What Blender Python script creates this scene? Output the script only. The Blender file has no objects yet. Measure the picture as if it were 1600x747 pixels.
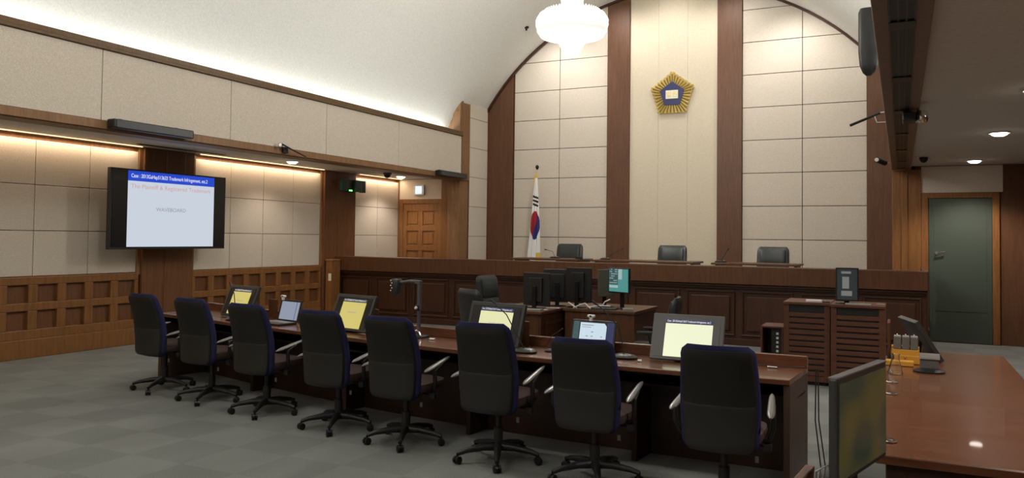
import bpy, math, random
from mathutils import Vector, Matrix
random.seed(7)
PI = math.pi
scn = bpy.context.scene
COL = scn.collection

# ------------------------------------------------------------------ materials
def mat(name, col=(.5, .5, .5), rough=.5, metal=0, emit=None, strength=1, spec=.5, trans=0, coat=0):
    m = bpy.data.materials.new(name); m.use_nodes = True
    b = m.node_tree.nodes['Principled BSDF']
    b.inputs['Base Color'].default_value = (*col, 1)
    b.inputs['Roughness'].default_value = rough
    b.inputs['Metallic'].default_value = metal
    b.inputs['Specular IOR Level'].default_value = spec
    b.inputs['Transmission Weight'].default_value = trans
    b.inputs['Coat Weight'].default_value = coat
    if emit:
        b.inputs['Emission Color'].default_value = (*emit, 1)
        b.inputs['Emission Strength'].default_value = strength
    return m

def nodes(m):
    return m.node_tree.nodes, m.node_tree.links, m.node_tree.nodes['Principled BSDF']

def wood(name, c1, c2, rough=.4, scale=(14, 14, 1.2), spec=.4, coat=0):
    m = mat(name, c1, rough, spec=spec, coat=coat)
    N, L, b = nodes(m)
    tc = N.new('ShaderNodeTexCoord'); mp = N.new('ShaderNodeMapping')
    mp.inputs['Scale'].default_value = scale
    n = N.new('ShaderNodeTexNoise'); n.inputs['Scale'].default_value = 2.2; n.inputs['Detail'].default_value = 6
    n.inputs['Distortion'].default_value = .6
    r = N.new('ShaderNodeValToRGB')
    r.color_ramp.elements[0].position = .3; r.color_ramp.elements[0].color = (*c1, 1)
    r.color_ramp.elements[1].position = .72; r.color_ramp.elements[1].color = (*c2, 1)
    L.new(tc.outputs['Object'], mp.inputs['Vector']); L.new(mp.outputs[0], n.inputs['Vector'])
    L.new(n.outputs['Fac'], r.inputs[0]); L.new(r.outputs[0], b.inputs['Base Color'])
    return m

def cloth(name, c1, c2, scale=60, rough=.9, bump=.25):
    m = mat(name, c1, rough, spec=.2)
    N, L, b = nodes(m)
    tc = N.new('ShaderNodeTexCoord')
    n = N.new('ShaderNodeTexNoise'); n.inputs['Scale'].default_value = scale; n.inputs['Detail'].default_value = 3
    r = N.new('ShaderNodeValToRGB')
    r.color_ramp.elements[0].position = .35; r.color_ramp.elements[0].color = (*c1, 1)
    r.color_ramp.elements[1].position = .65; r.color_ramp.elements[1].color = (*c2, 1)
    bp = N.new('ShaderNodeBump'); bp.inputs['Strength'].default_value = bump; bp.inputs['Distance'].default_value = .003
    L.new(tc.outputs['Object'], n.inputs['Vector']); L.new(n.outputs['Fac'], r.inputs[0])
    L.new(r.outputs[0], b.inputs['Base Color']); L.new(n.outputs['Fac'], bp.inputs['Height'])
    L.new(bp.outputs[0], b.inputs['Normal'])
    return m

def carpet():
    m = mat('carpet', (.1, .1, .1), .95, spec=.1)
    N, L, b = nodes(m)
    tc = N.new('ShaderNodeTexCoord')
    ck = N.new('ShaderNodeTexChecker'); ck.inputs['Scale'].default_value = 2.0
    ck.inputs['Color1'].default_value = (.300, .318, .308, 1); ck.inputs['Color2'].default_value = (.266, .284, .274, 1)
    n = N.new('ShaderNodeTexNoise'); n.inputs['Scale'].default_value = 130; n.inputs['Detail'].default_value = 2
    n2 = N.new('ShaderNodeTexNoise'); n2.inputs['Scale'].default_value = 1.1; n2.inputs['Detail'].default_value = 2
    mx = N.new('ShaderNodeMix'); mx.data_type = 'RGBA'; mx.blend_type = 'MULTIPLY'; mx.inputs[0].default_value = .5
    mx2 = N.new('ShaderNodeMix'); mx2.data_type = 'RGBA'; mx2.blend_type = 'MULTIPLY'; mx2.inputs[0].default_value = .35
    bp = N.new('ShaderNodeBump'); bp.inputs['Strength'].default_value = .4; bp.inputs['Distance'].default_value = .004
    L.new(tc.outputs['Object'], ck.inputs['Vector']); L.new(tc.outputs['Object'], n.inputs['Vector']); L.new(tc.outputs['Object'], n2.inputs['Vector'])
    L.new(ck.outputs[0], mx.inputs[6]); L.new(n.outputs['Fac'], mx.inputs[7])
    L.new(mx.outputs[2], mx2.inputs[6]); L.new(n2.outputs['Fac'], mx2.inputs[7])
    L.new(mx2.outputs[2], b.inputs['Base Color']); L.new(n.outputs['Fac'], bp.inputs['Height']); L.new(bp.outputs[0], b.inputs['Normal'])
    return m

W_BENCH = wood('bench_wood', (.070, .027, .010), (.115, .046, .018), .42)
W_BENCHD = wood('bench_panel_wood', (.040, .014, .006), (.064, .024, .010), .42)
W_COL = wood('column_wood', (.095, .040, .018), (.140, .062, .030), .5)
W_WALL = wood('left_wall_wood', (.180, .076, .022), (.270, .120, .038), .42)
W_BEAM = wood('beam_wood', (.17, .10, .062), (.23, .145, .095), .5)
W_PIL = wood('pilaster_wood', (.125, .050, .019), (.185, .078, .030), .45)
W_TRIM = wood('trim_wood', (.19, .095, .040), (.28, .15, .07), .5)
W_MOLD = wood('moulding_wood', (.10, .055, .022), (.15, .085, .036), .5)
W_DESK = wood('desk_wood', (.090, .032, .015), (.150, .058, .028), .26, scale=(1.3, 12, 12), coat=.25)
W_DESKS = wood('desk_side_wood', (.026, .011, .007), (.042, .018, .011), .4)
W_DESKE = wood('desk_end_wood', (.050, .028, .020), (.075, .045, .032), .35)
W_CAB = wood('cabinet_wood', (.085, .030, .016), (.120, .046, .026), .45, scale=(1.5, 12, 12))
FABRIC = cloth('panel_fabric', (.545, .485, .41), (.675, .61, .52), 95)
FABRICM = cloth('middle_panel_fabric', (.57, .505, .39), (.70, .62, .485), 95)
GAP = mat('panel_gap', (.06, .045, .03), .9)
PLASTER = cloth('ceiling_plaster', (.72, .72, .68), (.80, .80, .76), 40, .95, .1)
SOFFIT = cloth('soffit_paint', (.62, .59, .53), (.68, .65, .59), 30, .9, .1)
CARPET = carpet()
BLACK = mat('black_plastic', (.012, .012, .013), .45)
BLACKM = mat('black_metal', (.02, .02, .02), .35, .5)
SHELL = mat('chair_shell', (.0075, .0075, .007), .58)
NAVY = cloth('navy_upholstery', (.016, .018, .060), (.026, .028, .085), 200, .95, .3)
SEATC = cloth('seat_cloth', (.050, .032, .030), (.072, .048, .044), 200, .95, .3)
GREYP = mat('grey_plastic', (.30, .30, .29), .35)
PAD = mat('arm_pad', (.13, .13, .125), .3)
GREYF = mat('grey_bezel', (.085, .085, .09), .4)
DGREY = mat('dark_grey_bezel', (.03, .033, .034), .4)
LEATHER = mat('black_leather', (.020, .026, .026), .38)
CHROME = mat('chrome', (.75, .75, .75), .18, 1)
GOLD = mat('gold', (.72, .58, .22), .4, .6)
DGOLD = mat('dark_gold', (.16, .11, .03), .5, .5)
BLUE = mat('emblem_blue', (.018, .022, .11), .4)
CREAM = mat('cream', (.80, .78, .62), .5)
WHITE = mat('white_plastic', (.75, .75, .73), .45)
PAPER = mat('paper', (.8, .8, .78), .8)
YELLOW = mat('yellow_wood_box', (.50, .245, .025), .5)
GREYBOX = mat('grey_file', (.11, .105, .095), .5)
GREEN = mat('green_case', (.015, .085, .060), .5)
OLIVE = mat('olive_plastic', (.10, .11, .085), .5)
DOORGREEN = mat('grey_green_door', (.055, .075, .060), .5)
GLASS = mat('clear_glass', (.95, .97, .97), .03, trans=1, spec=.5)
LEDG = mat('green_led', (.1, .9, .2), .5, emit=(.15, 1, .15), strength=1.4)
FLAGW = mat('flag_white', (.82, .82, .82), .8)
FLAGR = mat('flag_red', (.36, .018, .028), .8)
FLAGB = mat('flag_blue', (.022, .032, .19), .8)
FLAGK = mat('flag_black', (.015, .015, .015), .8)
FRINGE = mat('gold_fringe', (.75, .48, .05), .7)
TEXTB = mat('black_text', (.05, .05, .05), .7)
def screen(name, c, s): return mat(name, (0.02, 0.02, 0.02), .25, emit=c, strength=s * .45)
S_WHITE = screen('screen_white', (.80, .88, 1), .78)
S_BLUE = screen('screen_blue', (.005, .06, .62), 1.0)
S_TEXTW = screen('screen_text_white', (1, 1, 1), 1.0)
S_TEXTR = screen('screen_text_red', (.85, .42, .45), .8)
S_TEXTG = screen('screen_text_grey', (.38, .38, .42), .8)
S_OFF = mat('screen_black', (.008, .009, .010), .22)
S_YEL = screen('screen_yellow', (.80, .68, .20), .85)
S_YEL2 = screen('screen_pale_yellow', (.88, .88, .50), .95)
S_YEL3 = screen('screen_cream', (.92, .95, .66), 1.0)
S_HEAD = screen('screen_header', (.10, .14, .16), .6)
S_NAVY = screen('screen_navy', (.02, .03, .12), .8)
S_GREY = screen('screen_grey', (.35, .40, .52), .8)
S_LBLUE = screen('screen_light_blue', (.62, .76, .86), 1.0)
S_TEAL = screen('screen_teal', (.10, .36, .34), .8)
S_TEALD = screen('screen_dark_teal', (.05, .11, .12), .8)
S_TEALL = screen('screen_pale_teal', (.45, .60, .58), .8)
S_DIM = screen('screen_dim', (.025, .035, .036), .8)
S_DIMT = screen('screen_dim_text', (.22, .22, .21), .8)
S_GRADG = screen('screen_dull_green', (.035, .065, .030), .7)
S_GRAD = screen('screen_dull_picture', (.05, .05, .02), .5)
_N, _L, _b = nodes(S_GRAD)
_tc = _N.new('ShaderNodeTexCoord'); _mp = _N.new('ShaderNodeMapping'); _mp.inputs['Location'].default_value = (.06, 0, -.30); _mp.inputs['Scale'].default_value = (5.5, 1, 7.5)
_mp.vector_type = 'POINT'
_g = _N.new('ShaderNodeTexNoise'); _g.inputs['Scale'].default_value = .9; _g.inputs['Detail'].default_value = 0
_r = _N.new('ShaderNodeValToRGB'); _r.color_ramp.elements[0].position = .38; _r.color_ramp.elements[0].color = (.022, .040, .024, 1)
_r.color_ramp.elements[1].position = .62; _r.color_ramp.elements[1].color = (.080, .068, .018, 1)
_L.new(_tc.outputs['Object'], _mp.inputs['Vector']); _L.new(_mp.outputs[0], _g.inputs['Vector']); _L.new(_g.outputs['Fac'], _r.inputs[0]); _L.new(_r.outputs[0], _b.inputs['Emission Color'])
LAMP = mat('lamp_glow', (1, 1, 1), .4, emit=(1, .90, .82), strength=6)
STRIP = mat('warm_strip_glow', (1, .8, .5), .4, emit=(1, .68, .40), strength=.9)
COVE = mat('cove_tube_glow', (1, 1, 1), .4, emit=(.95, 1, .98), strength=3)
CRYSTAL = mat('crystal_glow', (.9, .9, .9), .2, emit=(1, .98, .94), strength=.30)
SIGN = mat('sign_blue_glow', (.4, .6, .8), .4, emit=(.35, .62, .95), strength=.8)

# ------------------------------------------------------------------ mesh builder
class MB:
    def __init__(s): s.v = []; s.f = []; s.m = []
    def add(s, vs, fs, mi=0, M=None):
        o = len(s.v)
        s.v += [tuple(M @ Vector(p)) if M else tuple(p) for p in vs]
        s.f += [tuple(o + i for i in f) for f in fs]; s.m += [mi] * len(fs); return s
    def box(s, x0, x1, y0, y1, z0, z1, mi=0, M=None):
        vs = [(x0, y0, z0), (x1, y0, z0), (x1, y1, z0), (x0, y1, z0), (x0, y0, z1), (x1, y0, z1), (x1, y1, z1), (x0, y1, z1)]
        return s.add(vs, [(0, 3, 2, 1), (4, 5, 6, 7), (0, 1, 5, 4), (1, 2, 6, 5), (2, 3, 7, 6), (3, 0, 4, 7)], mi, M)
    def prism(s, poly, a, b, axis='z', mi=0, M=None):
        # poly: CCW 2d points; axis z: (x,y); axis x: (y,z); axis y: (x,z)
        n = len(poly)
        def P(p, t): return (p[0], p[1], t) if axis == 'z' else ((t, p[0], p[1]) if axis == 'x' else (p[0], t, p[1]))
        vs = [P(p, a) for p in poly] + [P(p, b) for p in poly]
        fs = [tuple(range(n))[::-1], tuple(range(n, 2 * n))] + [(i, (i + 1) % n, n + (i + 1) % n, n + i) for i in range(n)]
        return s.add(vs, fs, mi, M)
    def tube(s, pts, r, n=10, mi=0, M=None, cap=True):
        pts = [Vector(p) for p in pts]; k = len(pts)
        rs = r if isinstance(r, (list, tuple)) else [r] * k
        vs = []; ref = None
        for i, p in enumerate(pts):
            d = (pts[min(i + 1, k - 1)] - pts[max(i - 1, 0)]).normalized()
            if ref is None: ref = Vector((0, 0, 1)) if abs(d.z) < .9 else Vector((1, 0, 0))
            u = d.cross(ref).normalized(); w = u.cross(d).normalized(); ref = w
            vs += [tuple(p + u * rs[i] * math.cos(2 * PI * j / n) + w * rs[i] * math.sin(2 * PI * j / n)) for j in range(n)]
        fs = [(i * n + j, i * n + (j + 1) % n, (i + 1) * n + (j + 1) % n, (i + 1) * n + j) for i in range(k - 1) for j in range(n)]
        if cap: fs += [tuple(range(n))[::-1], tuple(range((k - 1) * n, k * n))]
        return s.add(vs, fs, mi, M)
    def lathe(s, prof, c=(0, 0, 0), n=24, mi=0, M=None):
        k = len(prof)
        vs = [(c[0] + r * math.cos(2 * PI * j / n), c[1] + r * math.sin(2 * PI * j / n), c[2] + z) for r, z in prof for j in range(n)]
        fs = [(i * n + j, i * n + (j + 1) % n, (i + 1) * n + (j + 1) % n, (i + 1) * n + j) for i in range(k - 1) for j in range(n)]
        fs += [tuple(range(n))[::-1], tuple(range((k - 1) * n, k * n))]
        return s.add(vs, fs, mi, M)
    def loft(s, rings, mi=0, M=None):
        n = len(rings[0]); k = len(rings)
        vs = [p for r in rings for p in r]
        fs = [(i * n + j, i * n + (j + 1) % n, (i + 1) * n + (j + 1) % n, (i + 1) * n + j) for i in range(k - 1) for j in range(n)]
        fs += [tuple(range(n))[::-1], tuple(range((k - 1) * n, k * n))]
        return s.add(vs, fs, mi, M)
    def build(s, name, mats, parent=None, bevel=0, smooth=False, seg=2, loc=None, rot=None, sub=0):
        me = bpy.data.meshes.new(name); me.from_pydata(s.v, [], s.f); me.update()
        if not isinstance(mats, (list, tuple)): mats = [mats]
        for m in mats: me.materials.append(m)
        for p, i in zip(me.polygons, s.m): p.material_index = i
        import bmesh
        bm = bmesh.new(); bm.from_mesh(me); bmesh.ops.recalc_face_normals(bm, faces=bm.faces); bm.to_mesh(me); bm.free()
        if smooth:
            for p in me.polygons: p.use_smooth = True
            me.set_sharp_from_angle(angle=math.radians(40))
        o = bpy.data.objects.new(name, me); COL.objects.link(o)
        if parent: o.parent = parent
        if loc: o.location = loc
        if rot: o.rotation_euler = rot
        if bevel:
            b = o.modifiers.new('bevel', 'BEVEL'); b.width = bevel; b.segments = seg; b.limit_method = 'ANGLE'
        if sub:
            b = o.modifiers.new('sub', 'SUBSURF'); b.levels = sub; b.render_levels = sub
        return o

def tag(o, label, cat, group=None):
    o['label'] = label; o['category'] = cat
    if group: o['group'] = group
    return o
def thing(name, label, cat, loc=(0, 0, 0), rz=0, group=None):
    o = bpy.data.objects.new(name, None); COL.objects.link(o); o.empty_display_size = .1
    o.location = loc; o.rotation_euler = (0, 0, rz)
    return tag(o, label, cat, group)
def struct(o): o['kind'] = 'structure'; return o
def copy_thing(root, loc, rz, label):
    def rec(o, parent):
        c = o.copy(); COL.objects.link(c)
        if parent: c.parent = parent
        for ch in o.children: rec(ch, c)
        return c
    r = rec(root, None); r.location = loc; r.rotation_euler = (0, 0, rz); r['label'] = label
    return r
def R(axis, a, o=(0, 0, 0)): return Matrix.Translation(o) @ Matrix.Rotation(a, 4, axis)

def text_obj(txt, size, m, parent, M, name='text', ext=0.0, align='LEFT', width=None):
    cu = bpy.data.curves.new(name, 'FONT'); cu.body = txt; cu.size = size; cu.extrude = ext; cu.align_x = align; cu.align_y = 'CENTER'
    t = bpy.data.objects.new(name, cu); COL.objects.link(t)
    dg = bpy.context.evaluated_depsgraph_get(); dg.update()
    me = bpy.data.meshes.new_from_object(t.evaluated_get(dg))
    bpy.data.objects.remove(t); bpy.data.curves.remove(cu)
    if width and len(me.vertices):
        w = max(v.co.x for v in me.vertices) - min(v.co.x for v in me.vertices)
        if w > 0:
            for v in me.vertices: v.co.x *= width / w
    me.transform(M); me.materials.clear(); me.materials.append(m)
    o = bpy.data.objects.new(name, me); COL.objects.link(o); o.parent = parent
    return o

# ------------------------------------------------------------------ camera
p_f, p_pitch, p_yaw, p_roll = 1239.24447, .0301100292, -.456059126, .0121016612
cy, sy = math.cos(p_yaw), math.sin(p_yaw); cp, sp = math.cos(p_pitch), math.sin(p_pitch)
fwd = Vector((sy * cp, cy * cp, sp)); rt = Vector((cy, -sy, 0)); up = rt.cross(fwd)
r2 = rt * math.cos(p_roll) + up * math.sin(p_roll); u2 = -rt * math.sin(p_roll) + up * math.cos(p_roll)
cam = bpy.data.cameras.new('camera'); co = bpy.data.objects.new('camera', cam); COL.objects.link(co)
co.matrix_world = Matrix(((r2.x, u2.x, -fwd.x, 0), (r2.y, u2.y, -fwd.y, 0), (r2.z, u2.z, -fwd.z, 1.6), (0, 0, 0, 1)))
cam.sensor_width = 36; cam.lens = 36 * p_f / 1600; cam.shift_y = -39 / 1600; cam.clip_start = .05
scn.camera = co

# ------------------------------------------------------------------ room shell
XL, XR = -10.0, 1.8          # aisle walls
NL, NR = -8.24, .06          # nave edges at the back
YD, YB, YF = 14.66, 15.59, -3.2
SZ = 2.86                    # aisle ceiling
struct(MB().box(XL - .3, XR + .3, YF - .2, YB + .3, -.1, 0).build('floor', CARPET))
# vault
def arc(n=40, R_=4.87, c=(-4.15, 1.78), a0=None):
    pts = []
    zmin = 3.80; amax = math.asin((zmin - c[1]) / R_)
    for i in range(n + 1):
        a = PI - amax - (PI - 2 * amax) * i / n
        pts.append((c[0] + R_ * math.cos(a), c[1] + R_ * math.sin(a)))
    return pts
A = arc(); B = arc(R_=4.99)
mb = MB(); n = len(A)
vs = [(x, y, z) for y in (YF, YB + .1) for x, z in A] + [(x, y, z) for y in (YF, YB + .1) for x, z in B]
fs = [(i, i + 1, n + i + 1, n + i) for i in range(n - 1)] + [(2 * n + i, 3 * n + i, 3 * n + i + 1, 2 * n + i + 1) for i in range(n - 1)]
fs += [(0, n, 3 * n, 2 * n), (n - 1, 3 * n - 1, 4 * n - 1, 2 * n - 1)]
ceil = struct(mb.add(vs, fs).build('ceiling', PLASTER, smooth=True))
# cove shelves (behind the top moulding)
struct(MB().box(-8.78, -8.30, YF, YD, 3.62, 3.66).box(-8.84, -8.74, YF, YD, 3.62, 3.95).build('ceiling_cove', PLASTER))
struct(MB().box(.02, .50, YF, YD, 3.62, 3.66).box(.44, .54, YF, YD, 3.62, 3.95).build('ceiling_cove', PLASTER))
# aisle ceilings
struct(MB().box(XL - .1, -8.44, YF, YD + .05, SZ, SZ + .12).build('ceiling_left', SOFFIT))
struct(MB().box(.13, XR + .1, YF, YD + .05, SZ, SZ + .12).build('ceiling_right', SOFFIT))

def fabric_grid(u0, u1, z0, z1, ujoints, zjoints, place, name, parent, th=.03, gap=.004):
    """fabric covered boards with dark joints; place(u0,u1,z0,z1,d0,d1) -> box args"""
    mb = MB(); us = [u0] + ujoints + [u1]; zs = [z0] + zjoints + [z1]
    for a, b in zip(us, us[1:]):
        for c, d in zip(zs, zs[1:]):
            mb.box(*place(a + gap, b - gap, c + gap, d - gap, .006, th), mi=0)
    mb.box(*place(u0, u1, z0, z1, 0, .008), mi=1)
    return mb.build(name, [FABRIC, GAP], parent, bevel=.003, seg=1)

# left aisle wall
wl = struct(MB().box(XL - .2, XL - .001, YF, YD + .2, 0, 3.0).build('wall_left', W_WALL))
def PL(u0, u1, z0, z1, d0, d1): return (XL + d0, XL + d1, u0, u1, z0, z1)
bays = [(8.95, 12.02, 4), (4.87, 7.98, 4), (.80, 3.90, 4), (-3.2, -.18, 4), (13.03, 14.64, 2)]
ZR = [1.62, 2.21]
for a, b, k in bays:
    fabric_grid(a + .03, b - .03, 1.035, 2.79, [a + .03 + (b - a - .06) * i / k for i in range(1, k)], ZR, PL, 'fabric_panel', wl)
    # timber surround of the panel
    MB().box(XL, XL + .05, a - .03, a + .03, 1.0, SZ).box(XL, XL + .05, b - .03, b + .03, 1.0, SZ).build('panel_surround', W_TRIM, wl, bevel=.004)
    # wainscot with square coffers
    MB().box(XL, XL + .006, a, b, .3, .98).build('coffer_inset', W_PIL, wl)
    m = MB()
    m.box(XL, XL + .07, a, b, 0, .24); m.box(XL, XL + .06, a, b, .24, .36); m.box(XL, XL + .06, a, b, .60, .70); m.box(XL, XL + .06, a, b, .93, 1.03)
    nc = 2 * k; pw = (b - a) / nc
    for i in range(nc + 1):
        hw = .062
        y0 = max(a, a + i * pw - hw); y1 = min(b, a + i * pw + hw)
        m.box(XL, XL + .06, y0, y1, .36, .60); m.box(XL, XL + .06, y0, y1, .70, .93)
    m.build('wainscot', W_WALL, wl, bevel=.008)
for a, b in [(8.01, 8.92), (3.93, 4.84), (-.15, .77), (12.05, 13.0)]:
    m = MB().box(XL, XL + .09, a, b, 0, SZ).box(XL + .09, XL + .10, a + (b - a) * .42, a + (b - a) * .58 + .2, 0, SZ)
    m.build('pilaster', W_PIL, wl, bevel=.006)
# warm strips washing the panels
for a, b, k in bays:
    MB().box(XL + .12, XL + .14, a + .05, b - .05, SZ - .012, SZ - .002).build('cove_strip', STRIP, wl)
# upper left wall, face X=-8.2
wu = struct(MB().box(-8.42, -8.205, YF, 14.30, 2.80, 3.70).build('wall_upper_left', W_COL))
def PU(u0, u1, z0, z1, d0, d1): return (-8.205 + d0, -8.205 + d1, u0, u1, z0, z1)
uj = [-2.1, -.05, 2.0, 4.0, 6.02, 7.96, 9.96, 11.98]
fabric_grid(YF, 14.27, 2.885, 3.70, uj, [], PU, 'fabric_panel', wu, th=.02)
struct(MB().box(-8.46, -8.15, YF, 14.30, 3.70, 3.735).box(-8.46, -8.17, YF, 14.30, 3.735, 3.80).build('trim_1', W_MOLD, bevel=.006))
struct(MB().box(-8.46, -8.175, YF, 14.30, 2.79, 2.885).box(-8.46, -8.20, YF, 14.30, 2.775, 2.79).build('trim_2', W_TRIM, bevel=.006))
# column at the end of the upper wall with the pointed top under the vault
m = MB(); m.box(-8.52, -8.24, 14.30, 14.66, 0, 4.25)
m.prism([(14.26, 3.80), (14.40, 3.80), (14.40, 4.50), (14.34, 4.46), (14.29, 4.36), (14.26, 4.22)], -8.40, -8.22, 'x')
m.box(-8.30, -8.21, 14.34, 14.66, 2.8, 4.42)
struct(m.build('trim_3', W_TRIM, bevel=.006))
# door wall of the left aisle
dw = struct(MB().box(XL - .1, -8.5, YD, YD + .1, 0, 3.0).build('wall_left_end', W_WALL))
MB().box(-9.95, -9.05 + .18, YD - .03, YD, 2.42, SZ - .01).build('fabric_panel', FABRIC, dw, bevel=.003)
MB().box(-8.86, -8.50, YD - .06, YD, 0, SZ).build('pilaster', W_WALL, dw, bevel=.006)
def panel_door(x0, x1, z1, y, m_, name, recess, z0=0):
    d = struct(MB().box(x0 - .10, x0, y - .05, y, 0, z1 + .10).box(x1, x1 + .10, y - .05, y, 0, z1 + .10).box(x0, x1, y - .05, y, z1, z1 + .10).build(name, m_, bevel=.006))
    m = MB().box(x0 + .004, x1 - .004, y - .016, y - .001, z0, z1 - .004)
    w = x1 - x0; st = .10; cw = (w - 3 * st) / 2
    zt = z1 - .16; hs = .32; g = .11; rows = []
    m.box(x0 + .004, x1 - .004, y - .04, y - .016, z1 - .16, z1 - .004)
    while zt - hs > .15:
        rows.append((zt - hs, zt)); zt -= hs + g
    for z0_, z1_ in rows:
        m.box(x0 + .004, x1 - .004, y - .04, y - .016, z0_ - g, z0_)
        for a, b in ((x0 + .004, x0 + st), (x0 + st + cw, x0 + 2 * st + cw), (x1 - st, x1 - .004)): m.box(a, b, y - .04, y - .016, z0_, z1_)
        if recess:
            for a in (x0 + st, x0 + 2 * st + cw): m.box(a + .04, a + cw - .04, y - .03, y - .016, z0_ + .04, z1_ - .04)
    m.box(x0 + .004, x1 - .004, y - .04, y - .016, z0, rows[-1][0] - g)
    lf = m.build('door_leaf', m_, d, bevel=.004)
    h = MB().tube([(x1 - .06, y - .04, 1.0), (x1 - .06, y - .09, 1.0), (x1 - .17, y - .09, 1.0)], .010).lathe([(.028, 0), (.028, .012)], M=R('X', PI / 2, (x1 - .06, y - .04, 1.0)))
    h.build('door_handle', CHROME, d, smooth=True)
    return d
panel_door(-9.84, -8.93, 2.32, YD - .001, W_WALL, 'door_1', True)
# right aisle end
dw = struct(MB().box(.05, XR + .1, YD, YD + .1, 0, 3.0).build('wall_right_end', W_COL))
MB().box(-.13, .30, YD - .06, YD, 0, SZ - .06).box(.01, .10, YD - .08, YD - .06, 0, SZ - .06).build('pilaster', W_WALL, dw, bevel=.006)
MB().box(.30, 1.45, YD - .03, YD, 2.42, SZ - .01).build('fabric_panel', FABRIC, dw, bevel=.003)
d2 = struct(MB().box(.30, .40, YD - .05, YD - .001, 0, 2.42).box(1.30, 1.40, YD - .05, YD - .001, 0, 2.42).box(.40, 1.30, YD - .05, YD - .001, 2.33, 2.42).build('door_2', W_WALL, bevel=.006))
MB().box(.404, 1.296, YD - .03, YD - .001, .01, 2.326).box(.42, .45, YD - .034, YD - .03, .01, 2.326).box(.48, 1.22, YD - .034, YD - .03, .5, 2.2).build('door_leaf', DOORGREEN, d2, bevel=.003)
MB().lathe([(.03, 0), (.03, .012)], M=R('X', PI / 2, (.52, YD - .03, 1.44))).tube([(.52, YD - .04, 1.44), (.52, YD - .09, 1.44), (.64, YD - .09, 1.46)], .012).build('door_handle', CHROME, d2, smooth=True)
# back wall
wb = struct(MB().box(NL - .3, NR + .3, YB, YB + .15, 0, 6.9).build('wall_back', W_COL))
def PB(u0, u1, z0, z1, d0, d1): return (u0, u1, YB - d1, YB - d0, z0, z1)
zj = [.366 + .63 * i for i in range(11)]
for a, b, js in ((-7.60, -5.45, [-6.53]), (-2.73, -.54, [-1.64])):
    fabric_grid(a, b, .01, 6.85, js, zj, PB, 'fabric_panel', wb, th=.03, gap=.006)
# middle bay: faint joints
mb = MB()
xs = [-4.97, -4.38, -3.79, -3.20]
for a, b in zip(xs, xs[1:]): mb.box(a + .001, b - .001, YB - .03, YB, .01, 6.85)
mb.build('fabric_panel', FABRICM, wb, bevel=.0015, seg=1)
for a, b in ((-8.24, -7.62), (-5.45, -4.97), (-3.20, -2.73), (-.54, .10)):
    MB().box(a, b, YB - .08, YB, 0, 6.85).build('pilaster', W_COL, wb, bevel=.006)
# dark arched edge trim where the vault meets the back wall
mb = MB(); Ao, Ai = arc(R_=4.869), arc(R_=4.825)
k = len(Ao)
vs = [(x, y, z) for y in (YB - .13, YB - .08) for P in (Ao, Ai) for x, z in P]
fs = []
for i in range(k - 1):
    fs += [(i, i + 1, k + i + 1, k + i), (2 * k + i, 3 * k + i, 3 * k + i + 1, 2 * k + i + 1), (i, 2 * k + i, 2 * k + i + 1, i + 1), (k + i, k + i + 1, 3 * k + i + 1, 3 * k + i)]
fs += [(0, k, 3 * k, 2 * k), (k - 1, 3 * k - 1, 4 * k - 1, 2 * k - 1)]
struct(mb.add(vs, fs).build('trim_6', W_BENCHD))
# return walls of the nave
for sx, x in ((1, NL), (-1, NR)):
    m = struct(MB().box(min(x, x - sx * .15), max(x, x - sx * .15), YD, YB, 0, 4.7).build('wall_return_left' if sx > 0 else 'wall_return_right', W_COL))
    def PR(u0, u1, z0, z1, d0, d1, x=x, sx=sx): return (min(x + sx * d0, x + sx * d1), max(x + sx * d0, x + sx * d1), u0, u1, z0, z1)
    fabric_grid(YD + .03, YB - .10, .01, 4.66, [], [.366 + .63 * i for i in range(7)], PR, 'fabric_panel', m, th=.02)
# right upper wall + beam with slots
wr = struct(MB().box(-.11, .12, YF, 14.58, 2.86, 3.70).build('wall_upper_right', W_COL))
struct(MB().box(-.17, .14, YF, 14.58, 3.70, 3.80).build('trim_4', W_MOLD, bevel=.006))
def PV(u0, u1, z0, z1, d0, d1): return (-.11 - d1, -.11 - d0, u0, u1, z0, z1)
fabric_grid(YF, 14.57, 2.90, 3.70, [-2.1, -.05, 2.0, 4.0, 6.02, 7.96, 9.96, 11.98], [], PV, 'fabric_panel', wr, th=.02)
struct(MB().box(-.135, .155, YF, 14.58, 2.80, 2.90).build('trim_5', W_BEAM, bevel=.008))
# right aisle wall and the wall behind the camera
wr = struct(MB().box(XR, XR + .2, YF, YD + .1, 0, 3.0).build('wall_right', W_COL))
m = MB()
for i in range(7):
    a = YF + .2 + i * 2.55
    m.box(XR - .03, XR, a, a + .12, 0, SZ).box(XR - .03, XR, a + .12, a + 2.43, .98, 1.04)
m.build('pilaster', W_COL, wr, bevel=.005)
struct(MB().box(XL - .2, XR + .2, YF - .2, YF, 0, 6.9).build('wall_front', FABRIC))
# skirting boards
struct(MB().box(XL + .05, XL + .055, YF, YD, 0, .10).build('baseboard_left', W_WALL))

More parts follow.
